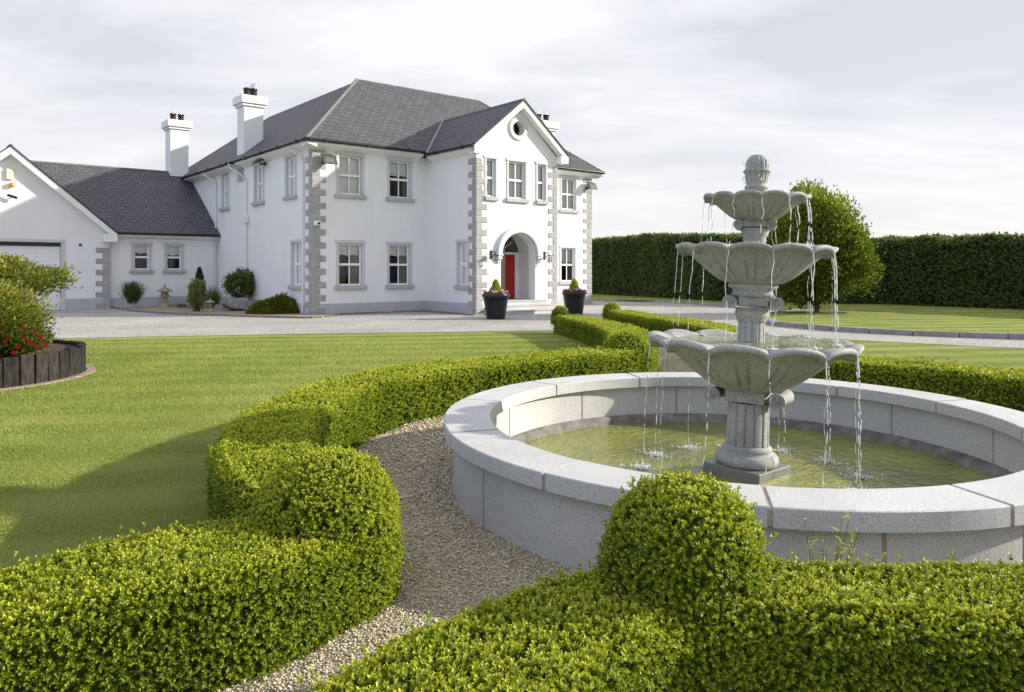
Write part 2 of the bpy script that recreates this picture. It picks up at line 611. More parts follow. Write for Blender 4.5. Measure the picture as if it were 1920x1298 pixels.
M['lawn'] = mat_lawn()
M['drive'] = mat_gravel('drive_gravel', [(0.0, (0.24, 0.23, 0.215)), (0.5, (0.36, 0.345, 0.32)), (1.0, (0.50, 0.48, 0.44))], 38, 0.5)
M['gravel'] = mat_gravel('path_gravel', [(0.0, (0.19, 0.15, 0.10)), (0.5, (0.43, 0.36, 0.25)), (1.0, (0.66, 0.58, 0.44))], 85, 1.0)
m_peb = leafy('pebble', [(0.0, (0.25, 0.21, 0.14)), (0.5, (0.53, 0.465, 0.32)), (1.0, (0.78, 0.72, 0.57))], 0.75, 0.0, 0.25)
M['pebble'] = m_peb


def mat_slate():
    m, nt, N, L, b = new_mat('roof_slate')
    tc = N.new('ShaderNodeTexCoord')
    br = N.new('ShaderNodeTexBrick')
    br.offset = 0.5
    br.inputs['Scale'].default_value = 1.0
    br.inputs['Mortar Size'].default_value = 0.014
    br.inputs['Mortar Smooth'].default_value = 0.1
    br.inputs['Bias'].default_value = 0.0
    br.inputs['Brick Width'].default_value = 0.32
    br.inputs['Row Height'].default_value = 0.25
    br.inputs['Color1'].default_value = (0.080, 0.078, 0.087, 1)
    br.inputs['Color2'].default_value = (0.104, 0.101, 0.108, 1)
    br.inputs['Mortar'].default_value = (0.030, 0.030, 0.034, 1)
    L.new(tc.outputs['UV'], br.inputs['Vector'])
    f = noise(N, L, 1.3, 6, 0.7)
    c2 = ramp(N, L, f, [(0.3, (0.88, 0.90, 0.96)), (0.7, (1.10, 1.09, 1.08))])
    mx = N.new('ShaderNodeMixRGB')
    mx.blend_type = 'MULTIPLY'
    mx.inputs[0].default_value = 1
    L.new(br.outputs['Color'], mx.inputs[1])
    L.new(c2, mx.inputs[2])
    L.new(mx.outputs[0], b.inputs['Base Color'])
    b.inputs['Roughness'].default_value = 0.6
    b.inputs['Specular IOR Level'].default_value = 0.22
    # each course steps up: sawtooth of v
    sp = N.new('ShaderNodeSeparateXYZ')
    L.new(tc.outputs['UV'], sp.inputs[0])
    d = N.new('ShaderNodeMath')
    d.operation = 'DIVIDE'
    d.inputs[1].default_value = 0.25
    L.new(sp.outputs[1], d.inputs[0])
    fr = N.new('ShaderNodeMath')
    fr.operation = 'FRACT'
    L.new(d.outputs[0], fr.inputs[0])
    sb = N.new('ShaderNodeMath')
    sb.operation = 'SUBTRACT'
    sb.inputs[0].default_value = 1.0
    L.new(fr.outputs[0], sb.inputs[1])
    ad = N.new('ShaderNodeMath')
    ad.operation = 'ADD'
    L.new(sb.outputs[0], ad.inputs[0])
    L.new(br.outputs['Color'], ad.inputs[1])
    bump(N, L, b, ad.outputs[0], 0.6, 0.012)
    return m


M['slate'] = mat_slate()


def mat_glass():
    m, nt, N, L, b = new_mat('window_glass')
    g = N.new('ShaderNodeBsdfGlossy')
    g.inputs['Roughness'].default_value = 0.02
    g.inputs['Color'].default_value = (0.9, 0.92, 0.95, 1)
    t = N.new('ShaderNodeBsdfTransparent')
    t.inputs['Color'].default_value = (0.93, 0.95, 0.95, 1)
    f = N.new('ShaderNodeFresnel')
    f.inputs['IOR'].default_value = 1.5
    mx = N.new('ShaderNodeMixShader')
    L.new(f.outputs[0], mx.inputs[0])
    L.new(t.outputs[0], mx.inputs[1])
    L.new(g.outputs[0], mx.inputs[2])
    L.new(mx.outputs[0], N['Material Output'].inputs[0])
    return m


M['glass'] = mat_glass()


def mat_water(name, col, scale, strength, rough=0.06, foam=None):
    m, nt, N, L, b = new_mat(name)
    f = noise(N, L, 1.1, 3, 0.5)
    c = ramp(N, L, f, [(0.35, tuple(x * 0.7 for x in col)), (0.68, tuple(x * 1.4 for x in col))])
    if foam:
        f2 = noise(N, L, foam[0], 5, 0.75)
        k = ramp(N, L, f2, [(foam[1], (0, 0, 0)), (foam[1] + 0.12, (1, 1, 1))])
        mx = N.new('ShaderNodeMixRGB')
        L.new(k, mx.inputs[0])
        L.new(c, mx.inputs[1])
        mx.inputs[2].default_value = (0.72, 0.74, 0.70, 1)
        c = mx.outputs[0]
    L.new(c, b.inputs['Base Color'])
    b.inputs['Roughness'].default_value = rough
    b.inputs['IOR'].default_value = 1.45
    b.inputs['Specular IOR Level'].default_value = 0.6
    a = noise(N, L, scale, 3, 0.6)
    a2 = noise(N, L, scale * 3.1, 2, 0.5)
    ad = N.new('ShaderNodeMath')
    ad.operation = 'MULTIPLY_ADD'
    ad.inputs[1].default_value = 0.35
    L.new(a2, ad.inputs[0])
    L.new(a, ad.inputs[2])
    bump(N, L, b, ad.outputs[0], strength, 0.05)
    return m


M['pool'] = mat_water('pool_water', (0.200, 0.212, 0.038), 9, 0.7, 0.03)
M['bowl_water'] = mat_water('bowl_water', (0.24, 0.26, 0.10), 22, 0.9, 0.1, (14, 0.52))


def mat_stream():
    m, nt, N, L, b = new_mat('falling_water')
    b.inputs['Base Color'].default_value = (0.93, 0.95, 0.95, 1)
    b.inputs['Roughness'].default_value = 0.08
    b.inputs['IOR'].default_value = 1.33
    b.inputs['Transmission Weight'].default_value = 0.45
    return m


M['stream'] = mat_stream()

# ------------------------------------------------------------------ leaf generators


def basis(d):
    """two unit vectors perpendicular to each row of d"""
    a = np.where(np.abs(d[:, 2:3]) < 0.9, np.array([[0, 0, 1.0]]), np.array([[1.0, 0, 0]]))
    x = np.cross(d, a)
    x /= np.linalg.norm(x, axis=1, keepdims=True) + 1e-9
    return x, np.cross(d, x)


def unit(v):
    return v / (np.linalg.norm(v, axis=1, keepdims=True) + 1e-9)


def leaves(base, d, nrm, length, width, fold=0.25):
    """oval leaves, two quads each: base point, direction, face normal"""
    n = len(base)
    d = unit(d)
    s = unit(np.cross(d, nrm))
    up = np.cross(s, d)
    l, w = length[:, None], width[:, None]
    P = np.empty((n, 6, 3))
    P[:, 0] = base
    P[:, 1] = base + d * l * .32 + s * w * .5 + up * w * fold
    P[:, 2] = base + d * l * .72 + s * w * .42 + up * w * fold
    P[:, 3] = base + d * l
    P[:, 4] = base + d * l * .72 - s * w * .42 + up * w * fold
    P[:, 5] = base + d * l * .32 - s * w * .5 + up * w * fold
    i = np.arange(n)[:, None] * 6
    F = np.concatenate([i + np.array([[0, 1, 2, 3]]), i + np.array([[0, 3, 4, 5]])])
    return P.reshape(-1, 3), F


def sprigs(pts, dirs, scale, young, nl=8):
    """short shoots of paired leaves; young 0..1 brightens the tips"""
    n = len(pts)
    X, Y = basis(dirs)
    B, D, Nn, LN, WD, LV = [], [], [], [], [], []
    ph = rng.uniform(0, 2 * np.pi, n)
    for k in range(nl):
        pair = k // 2
        npairs = nl // 2
        h = (pair + 0.3) / npairs
        ang = ph + pair * 1.57 + (k % 2) * np.pi + rng.normal(0, .25, n)
        rad = X * np.cos(ang)[:, None] + Y * np.sin(ang)[:, None]
        tilt = (0.35 + 0.75 * h + rng.normal(0, .15, n))[:, None]
        d = unit(rad * np.cos(tilt) + dirs * np.sin(tilt))
        nn = unit(dirs * np.cos(tilt) - rad * np.sin(tilt) + rng.normal(0, .2, (n, 3)))
        b = pts + dirs * (0.034 * h * scale)[:, None]
        B.append(b)
        D.append(d)
        Nn.append(nn)
        LN.append(scale * 0.0205 * (1.05 - .3 * h) * rng.uniform(.8, 1.2, n))
        WD.append(scale * 0.0122 * (1.05 - .3 * h) * rng.uniform(.85, 1.15, n))
        LV.append(np.clip(.22 + .33 * h + young * (.15 + .35 * h) + rng.normal(0, .11, n), 0, 1))
    P, F = leaves(np.concatenate(B), np.concatenate(D), np.concatenate(Nn), np.concatenate(LN), np.concatenate(WD))
    return P, F, np.repeat(np.concatenate(LV), 6)


def vnoise(p, s, seed=0):
    """cheap smooth pseudo noise in -1..1"""
    a = p * s + seed * 3.17
    return (np.sin(a[:, 0] * 1.7 + 1.3 * np.sin(a[:, 1] * 1.1)) + np.sin(a[:, 1] * 1.9 + 1.1 * np.sin(a[:, 2] * 1.3 + a[:, 0])) +
            np.sin(a[:, 2] * 2.3 + a[:, 0] * .7)) / 3


def catmull(ctrl, step=0.05):
    P = [np.array(c, float) for c in ctrl]
    P = [2 * P[0] - P[1]] + P + [2 * P[-1] - P[-2]]
    out = []
    for i in range(1, len(P) - 2):
        n = max(2, int(np.linalg.norm(P[i + 1][:2] - P[i][:2]) / step))
        for k in range(n):
            t = k / n
            out.append(.5 * (2 * P[i] + (P[i + 1] - P[i - 1]) * t + (2 * P[i - 1] - 5 * P[i] + 4 * P[i + 1] - P[i + 2]) * t * t +
                             (3 * P[i] - P[i - 1] - 3 * P[i + 1] + P[i + 2]) * t ** 3))
    out.append(P[-2])
    return np.array(out)


def cross_section(rad=0.07):
    """unit hedge section: list of (side -1..1, height 0..1, normal side, normal up) evenly spread"""
    pts = []
    for h in np.linspace(0, 1, 9)[:-1]:
        pts.append((-1, h, -1, 0.05))
    for a in np.linspace(np.pi, np.pi / 2, 4):
        pts.append((-1, 1, np.cos(a), np.sin(a)))
    for x in np.linspace(-1, 1, 9)[1:-1]:
        pts.append((x, 1, 0, 1))
    for a in np.linspace(np.pi / 2, 0, 4):
        pts.append((1, 1, np.cos(a), np.sin(a)))
    for h in np.linspace(1, 0, 9)[1:]:
        pts.append((1, h, 1, 0.05))
    return np.array(pts)


def hedge(name, ctrl, label, cat, density=5200, lod=4.2, smax=1.75, leafm='box_leaf', corem='box_core', rnd=0.07, wob=0.015, group=None,
          size=1.0, ends=True, cutoff=None):
    """ctrl rows: x, y, width, height"""
    C = catmull(ctrl, 0.06 if size < 2 else 0.3)
    xy, wd, ht = C[:, :2], C[:, 2], C[:, 3]
    T = np.gradient(xy, axis=0)
    T /= np.linalg.norm(T, axis=1, keepdims=True)
    S = np.stack([T[:, 1], -T[:, 0]], 1)          # right hand side
    sec = cross_section()

    def surf(i, q):
        """i float index along, q float index in the section -> point, normal"""
        i0 = np.clip(i.astype(int), 0, len(xy) - 2)
        fi = (i - i0)[:, None]
        c = xy[i0] * (1 - fi) + xy[i0 + 1] * fi
        s = unit(S[i0] * (1 - fi) + S[i0 + 1] * fi)
        w = (wd[i0] * (1 - fi[:, 0]) + wd[i0 + 1] * fi[:, 0])
        h = (ht[i0] * (1 - fi[:, 0]) + ht[i0 + 1] * fi[:, 0])
        q0 = np.clip(q.astype(int), 0, len(sec) - 2)
        fq = (q - q0)[:, None]
        e = sec[q0] * (1 - fq) + sec[q0 + 1] * fq
        ns, nu = e[:, 2], e[:, 3]
        k = np.hypot(ns, nu) + 1e-6
        ns, nu = ns / k, nu / k
        side = np.sign(e[:, 0]) * np.minimum(np.abs(e[:, 0]) * w / 2, w / 2 - rnd)
        side = side + ns * rnd * (np.abs(e[:, 0]) > .98)
        hh = np.minimum(e[:, 1] * h, h - rnd)
        hh = np.where(e[:, 1] > .995, h - rnd + np.maximum(nu, 0) * rnd, hh)
        hh = np.where((e[:, 1] > .995) & (np.abs(e[:, 0]) < .98), h, hh)
        p = np.stack([c[:, 0] + s[:, 0] * side, c[:, 1] + s[:, 1] * side, hh], 1)
        n = np.stack([s[:, 0] * ns, s[:, 1] * ns, nu], 1)
        p += n * (wob * size ** .5 * vnoise(p, 5 / size ** .6)[:, None])
        return p, n
    seglen = np.linalg.norm(np.diff(xy, axis=0), axis=1)
    Ltot = seglen.sum()
    per = float(np.mean(wd) + 2 * np.mean(ht))
    cum = np.concatenate([[0], np.cumsum(seglen)])
    ncand = int(Ltot * per * density * 1.15)
    # along and round by length
    along = np.interp(rng.uniform(0, Ltot, ncand), cum, np.arange(len(cum)))
    m = np.mean
    lens = []
    for a, b in zip(sec[:-1], sec[1:]):
        lens.append(max(np.hypot((b[0] - a[0]) * m(wd) / 2, (b[1] - a[1]) * m(ht)), rnd * np.hypot(b[2] - a[2], b[3] - a[3]), 1e-4))
    cs = np.concatenate([[0], np.cumsum(lens)])
    around = np.interp(rng.uniform(0, cs[-1], ncand), cs, np.arange(len(cs)))
    p, n = surf(along, around)
    P_, N_ = [p], [n]
    if ends:
        for e, sgn in ((0, -1), (len(xy) - 1, 1)):
            na = int(wd[e] * ht[e] * density)
            a = rng.uniform(-.5, .5, na) * wd[e]
            z = rng.uniform(0, 1, na) * ht[e]
            q = np.stack([xy[e, 0] + S[e, 0] * a, xy[e, 1] + S[e, 1] * a, z], 1)
            nn = np.tile(np.array([T[e, 0] * sgn, T[e, 1] * sgn, 0.1]), (na, 1))
            P_.append(q)
            N_.append(nn)
    p, n = np.concatenate(P_), np.concatenate(N_)
    dist = np.linalg.norm(p - np.array([0, 0, EYE]), axis=1)
    sc = np.clip(dist / lod, 1, smax)
    keep = rng.uniform(0, 1, len(p)) < 1 / sc ** 1.75
    if cutoff is not None:
        keep &= cutoff(p)
    p, n, sc = p[keep], n[keep], sc[keep]
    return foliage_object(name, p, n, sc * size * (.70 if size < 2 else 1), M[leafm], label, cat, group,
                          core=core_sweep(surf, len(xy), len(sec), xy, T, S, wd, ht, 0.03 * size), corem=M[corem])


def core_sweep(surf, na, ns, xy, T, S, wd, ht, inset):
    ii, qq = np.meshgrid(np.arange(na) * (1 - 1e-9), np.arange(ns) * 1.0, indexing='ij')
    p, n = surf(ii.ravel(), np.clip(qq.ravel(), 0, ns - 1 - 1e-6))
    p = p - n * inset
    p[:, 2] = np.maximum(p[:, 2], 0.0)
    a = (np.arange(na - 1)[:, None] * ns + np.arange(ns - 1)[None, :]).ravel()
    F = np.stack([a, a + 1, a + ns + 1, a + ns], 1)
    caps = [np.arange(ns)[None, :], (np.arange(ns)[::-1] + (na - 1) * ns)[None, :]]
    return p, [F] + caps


def foliage_object(name, p, n, sc, leafm, label, cat, group=None, core=None, corem=None, jit=0.45, lift=0.3, young=None, nl=8, parent=None):
    d = unit(n + rng.normal(0, jit, p.shape) + np.array([0, 0, lift]))
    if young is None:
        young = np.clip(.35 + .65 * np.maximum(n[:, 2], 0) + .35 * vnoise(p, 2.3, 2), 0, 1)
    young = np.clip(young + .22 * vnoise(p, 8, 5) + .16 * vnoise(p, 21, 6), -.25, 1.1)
    shoot = (rng.uniform(0, 1, len(p)) < .02) * rng.uniform(.015, .05, len(p))
    p = p + n * (rng.normal(-0.028, 0.013, len(p)) * sc + shoot)[:, None]
    P, F, LV = sprigs(p, d, sc, young, nl)
    # a few shoots stand proud
    mats = [leafm]
    mi = np.zeros(len(F))
    faces = [F]
    V, A = P, LV
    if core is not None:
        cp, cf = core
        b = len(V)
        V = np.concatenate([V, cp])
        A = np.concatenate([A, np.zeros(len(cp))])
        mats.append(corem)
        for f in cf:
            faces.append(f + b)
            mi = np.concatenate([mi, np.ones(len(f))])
    ob = np_mesh(name, V, faces, mats, A, mi, parent=parent)
    if label:
        tag(ob, label, cat, group)
    if parent is None:
        c = p.mean(0)
        origin_to(ob, (float(c[0]), float(c[1]), 0.0))
    return ob


def topiary(name, x, y, r, z0, z1, label, density=7000, lod=4.2, smax=1.75, sq=1.0, flare=0.0):
    """dome topped column of clipped box"""
    hs = (z1 - r * sq) - z0
    area_d, area_s = 2 * np.pi * r * r, 2 * np.pi * r * max(hs, 0)
    nd, ns = int(area_d * density), int(area_s * density)
    a = rng.uniform(0, 2 * np.pi, nd)
    u_ = rng.uniform(0, 1, nd)
    n1 = np.stack([np.sqrt(1 - u_ ** 2) * np.cos(a), np.sqrt(1 - u_ ** 2) * np.sin(a), u_], 1)
    p1 = np.array([x, y, z0 + hs]) + n1 * np.array([r, r, r * sq])
    a = rng.uniform(0, 2 * np.pi, ns)
    n2 = np.stack([np.cos(a), np.sin(a), np.full(ns, .05)], 1)
    zz = hs * rng.uniform(0, 1, ns)
    rf = r * (1 + flare * (1 - zz / max(hs, .01)) ** 1.6)
    p2 = np.stack([x + rf * np.cos(a), y + rf * np.sin(a), z0 + zz], 1)
    p, n = np.concatenate([p1, p2]), np.concatenate([n1, n2])
    p = p + n * (0.018 * vnoise(p, 6, 4))[:, None]
    sc = np.clip(np.linalg.norm(p - np.array([0, 0, EYE]), axis=1) / lod, 1, smax)
    keep = rng.uniform(0, 1, len(p)) < 1 / sc ** 1.75
    p, n, sc = p[keep], n[keep], sc[keep]
    k, q = 24, 8
    ri = r - .035
    cp, cf = [], []
    for i in range(q + 2):
        el = 0 if i == 0 else np.pi / 2 * (i - 1) / q * .98
        z = z0 if i == 0 else z0 + hs + ri * sq * np.sin(el)
        for j in range(k):
            w = 2 * np.pi * j / k
            rb = ri * (1 + (flare * .9 if i == 0 else 0))
            cp.append((x + rb * np.cos(el) * np.cos(w), y + rb * np.cos(el) * np.sin(w), z))
    for i in range(q + 1):
        for j in range(k):
            cf.append((i * k + j, i * k + (j + 1) % k, (i + 1) * k + (j + 1) % k, (i + 1) * k + j))
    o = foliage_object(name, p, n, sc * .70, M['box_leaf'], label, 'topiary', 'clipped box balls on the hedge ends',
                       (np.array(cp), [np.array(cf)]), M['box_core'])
    return o


# ------------------------------------------------------------------ setting
def sheet(name, poly, z, mat):
    o = MB().poly([(x, y, z) for x, y in poly]).build(name, mat, flip=False)
    tag(o, kind='structure')
    return o


FC = (1.62, 5.18)       # pool centre
sheet('lawn', [(-300, -60), (300, -60), (300, 600), (-300, 600)], 0.0, M['lawn'])
# ---- house frame: s along the front, t into the house, z up
HC = np.array([-6.6, 23.9])
HU = np.array([1740, 1355.]) / np.hypot(1740, 1355)
HV = np.array([-1160, 1355.]) / np.hypot(1160, 1355)


def W(s, t, z):
    p = HC + s * HU + t * HV
    return (p[0], p[1], z)


def w2(s, t):
    return tuple(HC + s * HU + t * HV)


drive = [(-60, 9.0), (-22, 13.6), (-9.4, 16.0), (-5.0, 17.0), (-2.05, 17.4), (0.5, 17.9), (1.7, 18.1), (3.2, 18.2), (4.8, 17.6), (6.0, 16.6), (7.4, 15.4), (9.5, 14.0), (14, 12.4), (30, 9),
         (31, 11.4), (14.5, 14.6), (10.7, 15.7), (8.4, 17.1), (7.35, 18.7), (7.0, 20.5), (7.6, 22.6), (9.2, 24.6), (10.4, 25.6), (9.2, 28.4), (6.9, 33.5), (3.6, 35.0),
         (2, 40), (-20, 45), (-60, 40)]
sheet('driveway', drive, 0.006, M['drive'])
disc = [(1.62 + 3.5 * math.cos(a), 5.35 + 3.5 * math.sin(a)) for a in np.linspace(0, 2 * math.pi, 72, endpoint=False)]
sheet('gravel_path', disc, 0.006, M['gravel'])
sheet('gravel_path', [(0.3, 4.2), (-1.0, 4.4), (-1.25, 3.0), (-1.45, 2.5), (-2.4, 0.6), (-0.9, 0.2), (0.2, 2.0), (1.0, 2.6)], 0.010, M['gravel'])
sheet('gravel_path', [(1.45, 8.0), (3.4, 8.0), (3.3, 11), (3.0, 14), (2.6, 17), (2.4, 18.3), (1.3, 18.3), (1.5, 15), (1.9, 12)], 0.010, M['gravel'])
# kerbs


def kerb(name, pts, w, h, stone=0.9):
    C = catmull([(*p, 0, 0) for p in pts], 0.1)[:, :2]
    seg = np.concatenate([[0], np.cumsum(np.linalg.norm(np.diff(C, axis=0), axis=1))])
    mb = MB()
    d = 0.0
    while d < seg[-1] - .05:
        e = min(d + stone - .012, seg[-1])
        a = np.array([np.interp(d, seg, C[:, 0]), np.interp(d, seg, C[:, 1])])
        b = np.array([np.interp(e, seg, C[:, 0]), np.interp(e, seg, C[:, 1])])
        t = (b - a) / np.linalg.norm(b - a)
        s = np.array([-t[1], t[0]]) * w / 2
        q = [a - s, b - s, b + s, a + s]
        hh = h + random.uniform(-.006, .006)
        mb.add([(*p, -.05) for p in q] + [(*p, hh - .015) for p in q] +
               [(*(p + (np.mean(q, 0) - p) * .03), hh) for p in q],
               [(0, 1, 5, 4), (1, 2, 6, 5), (2, 3, 7, 6), (3, 0, 4, 7), (4, 5, 9, 8), (5, 6, 10, 9), (6, 7, 11, 10), (7, 4, 8, 11), (8, 9, 10, 11)])
        d += stone
    o = mb.build(name, M['kerb'])
    return tag(o, kind='structure')


kerb('kerb', [(31, 11.45), (14.5, 14.65), (10.7, 15.75), (8.45, 17.15), (7.4, 18.7), (7.05, 20.5), (7.65, 22.6), (9.2, 24.6), (10.45, 25.65)], .14, .13)
kerb('kerb', [(10.45, 25.7), (9.25, 28.4), (6.9, 33.55), (3.8, 34.9)], .14, .11)
# raised lawn behind the kerbs
isl = [(31, 11.5), (14.5, 14.7), (10.7, 15.8), (8.5, 17.2), (7.46, 18.7), (7.1, 20.5), (7.7, 22.6), (9.22, 24.5), (10.5, 25.7), (9.3, 28.45), (6.95, 33.6), (3.8, 34.98), (3.5, 60), (60, 60), (60, 11)]
sheet('lawn', isl, 0.10, M['lawn'])

# ------------------------------------------------------------------ hedges
hedge('box_hedge', [(-.80, 3.18, .44, .37), (-1.08, 2.92, .62, .41), (-1.38, 2.68, .62, .43), (-1.72, 2.42, .56, .42), (-2.3, 2.0, .54, .42), (-3.1, 1.5, .52, .42)],
      'low clipped box hedge running off the bottom left corner from the big rounded ball', 'hedge', density=7000)
hedge('box_hedge', [(-.95, 3.45, .40, .37), (-1.32, 3.95, .54, .44), (-1.60, 4.75, .60, .45), (-1.67, 5.6, .62, .45), (-1.52, 6.6, .64, .45), (-1.02, 7.55, .68, .45),
                    (-.15, 8.35, .66, .45), (.7, 8.95, .64, .45), (1.45, 9.55, .62, .45)],
      'long curved box hedge sweeping round the left side of the stone pool', 'hedge', density=7000)
hedge('box_hedge', [(1.62, 10.05, .62, .44), (1.88, 11.3, .72, .43), (2.02, 13.2, .74, .42), (1.75, 15.4, .7, .41), (1.32, 17.4, .66, .40)],
      'box hedge bordering the left of the path that leads to the front steps', 'hedge')
hedge('box_hedge', [(2.85, 19.3, .6, .42), (3.2, 17.2, .7, .42), (3.75, 15, .74, .42), (4.0, 12.8, .74, .42), (3.6, 11.0, .7, .43), (3.3, 9.9, .62, .44)],
      'box hedge along the right of the far path, seen behind the lowest bowl', 'hedge')
hedge('box_hedge', [(3.0, 9.4, .66, .45), (3.95, 8.55, .74, .45), (5.0, 7.35, .76, .45), (5.7, 6.0, .74, .45), (5.85, 4.6, .7, .45), (5.3, 3.2, .66, .46), (4.4, 2.45, .6, .47)],
      'curved box hedge behind the right side of the stone pool', 'hedge')
hedge('box_hedge', [(.62, 2.36, .42, .47), (1.0, 2.33, .46, .48), (1.5, 2.31, .48, .48), (2.1, 2.33, .5, .48), (2.9, 2.4, .5, .48), (3.8, 2.45, .5, .48)],
      'box hedge across the bottom right in front of the stone pool wall', 'hedge', density=7000)
hedge('box_hedge', [(.50, 2.42, .46, .46), (.20, 2.20, .52, .46), (-.06, 1.95, .56, .46), (-.32, 1.6, .58, .46), (-.58, 1.25, .58, .46), (-.8, .95, .56, .46)],
      'box hedge at the bottom centre, right of the gravel path and below the right ball', 'hedge', density=7000)
topiary('topiary_ball', -.84, 3.28, .315, 0, .68, 'big dome of clipped box left of the gravel path in the foreground', 7000, sq=.9)
topiary('topiary_ball', .57, 2.42, .262, 0, .79, 'nearest dome of clipped box standing in front of the pool coping', 7000, sq=.95, flare=.55)
topiary('topiary_ball', 1.52, 9.65, .315, 0, .65, 'clipped box ball left of the fountain at the far end of the curved hedge')
topiary('topiary_ball', 1.16, 17.45, .2, .2, .62, 'small box ball at the house end of the left path hedge, nearer the planters')
topiary('topiary_ball', 2.68, 19.4, .22, .1, .62, 'small box ball at the house end of the right path hedge')

# tall hedge behind
TH = [(-2, 58, 2.2, 3.4), (4.9, 45.2, 2.2, 3.35), (9.8, 34.5, 2.2, 3.15), (12.2, 32.3, 2.2, 2.9), (15.8, 30.6, 2.2, 2.8), (18.9, 26.6, 2.2, 2.65), (24, 19, 2.2, 2.6), (30, 10, 2.2, 2.6)]
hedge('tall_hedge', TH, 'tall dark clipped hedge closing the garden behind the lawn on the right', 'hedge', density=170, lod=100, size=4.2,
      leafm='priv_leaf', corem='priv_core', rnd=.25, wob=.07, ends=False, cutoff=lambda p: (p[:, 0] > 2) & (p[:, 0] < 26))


def leaf_cloud(name, pts, dirs, size, mat, parent, aspect=.55, lvmean=.45, lvvar=.2, lv=None, fold=.15, droop=0.0):
    n = len(pts)
    d = unit(dirs + rng.normal(0, .5, (n, 3)) - np.array([0, 0, droop]))
    nn = unit(rng.normal(0, .6, (n, 3)) + np.array([0, 0, .7]))
    ln = size * rng.uniform(.7, 1.3, n)
    P, F = leaves(pts, d, nn, ln, ln * aspect, fold)
    if lv is None:
        lv = lvmean + rng.normal(0, lvvar, n)
    o = np_mesh(name, P, [F], mat, np.repeat(np.clip(lv, 0, 1), 6), parent=parent)
    return o


def twig_mesh(name, segs, mat, parent):
    mb = MB()
    for path, r in segs:
        mb.tube(path, r, 6)
    return mb.build(name, mat, parent)


def make_tree(x, y, z0, h):
    t = empty('tree', (x, y, z0), 'small round headed tree with feathery yellow green leaves on the lawn behind the fountain', 'tree')
    segs = []
    top = Vector((x + .05, y, z0 + h * .62))
    segs.append(([(x, y, z0), (x + .02, y, z0 + .6), (x, y + .03, z0 + 1.5), tuple(top)], [.10, .085, .07, .035]))
    crown = []
    for i in range(46):
        zt = rng.uniform(.75, 3.3)
        a = rng.uniform(0, 2 * np.pi)
        ln = rng.uniform(.6, .85) * (1.75 * np.sqrt(max(.08, 1 - ((zt - 1.55) / 2.1) ** 2)))
        up = rng.uniform(.3, .95)
        b = Vector((x, y, z0 + zt * .75))
        e = b + Vector((math.cos(a) * ln, math.sin(a) * ln, up * ln * .9))
        mid = (b + e) / 2 + Vector((0, 0, -.05))
        segs.append(([b, mid, e], [.03, .018, .006]))
        crown += [(b.lerp(mid, k)) for k in (.5, .8)] + [mid.lerp(e, k) for k in (.2, .5, .8, 1.0)]
    # a full but ragged egg shaped head
    C = []
    while len(C) < 680:
        q = rng.uniform(-1, 1, 3)
        q[2] = rng.uniform(-1, 1)
        r2 = (q[0] ** 2 + q[1] ** 2) / (1.0 - .28 * q[2]) ** 2 + q[2] ** 2
        lim = 1 + .20 * math.sin(q[0] * 5 + q[2] * 4) + .16 * math.sin(q[1] * 9 - q[2] * 7)
        if r2 < lim and r2 > .22:
            C.append((x - .05 + q[0] * 1.58, y + q[1] * 1.58, z0 + 2.30 + q[2] * 1.86))
    C = np.array(C + [tuple(c) for c in crown if c.z > z0 + .55])
    per = 62
    cen = np.repeat(C, per, 0)
    tone = np.repeat(rng.normal(0, .13, len(C)), per)
    off = rng.normal(0, 1, (len(cen), 3)) * np.array([.14, .14, .17])
    p = cen + off
    out = unit(p - np.array([x, y, z0 + 1.2]))
    young = np.clip(.42 + tone + .16 * (p[:, 2] - z0 - 2.4) / 2 + rng.normal(0, .13, len(p)), 0, 1)
    twig_mesh('trunk', segs, M['bark'], t)
    leaf_cloud('crown', p, out + np.array([0, 0, .6]), .10, M['tree_leaf'], t, .5, lv=young)
    return t


make_tree(10.1, 23.9, .10, 4.5)
ring = [(10.1 + 1.0 * math.cos(a) * (1 + .12 * math.sin(3 * a)), 23.9 + .8 * math.sin(a)) for a in np.linspace(0, 2 * math.pi, 28, endpoint=False)]
sheet('soil', ring, .108, M['soil'])


def make_shrub(name, c, rad, z0, z1, label, mat, n, size, aspect=.5, cat='shrub', group=None, clumps=None, lvm=.45, lvv=.2, stems=True, tipred=False, droop=0, hollow=.3):
    """bushy plant: leaves in clumps inside an ellipsoid"""
    t = empty(name, (c[0], c[1], z0), label, cat, group)
    k = clumps or 60
    zc, hz = (z0 + z1) / 2, (z1 - z0) / 2
    q = unit(rng.normal(0, 1, (k, 3))) * rng.uniform(hollow, 1, (k, 1)) ** .5
    cen = np.array([c[0], c[1], zc]) + q * np.array([rad * .88, rad * .88, hz * .85])
    cen[:, 2] = np.maximum(cen[:, 2], z0 + size * .4)
    per = n // k
    base = np.repeat(cen, per, 0)
    p = base + rng.normal(0, 1, (len(base), 3)) * np.array([rad * .115, rad * .115, hz * .13])
    p[:, 2] = np.maximum(p[:, 2], z0 + .01)
    out = unit(p - np.array([c[0], c[1], z0 + hz * .5]))
    lv = lvm + np.repeat(rng.normal(0, lvv * .6, k), per) + rng.normal(0, lvv * .6, len(p))
    if tipred:
        lv = lv + .28 * np.clip((p[:, 2] - zc) / hz, -.5, 1)
    leaf_cloud('foliage', p, out + np.array([0, 0, .3]), size, mat, t, aspect, lv=lv, droop=droop)
    if stems:
        segs = []
        for i in range(0, k, max(1, k // 24)):
            b = Vector((c[0] + rng.normal(0, .04), c[1] + rng.normal(0, .04), z0))
            e = Vector(cen[i])
            segs.append(([b, (b + e) / 2 + Vector((0, 0, .05)), e], [.012, .009, .004]))
        twig_mesh('stem', segs, M['bark'], t)
    return t


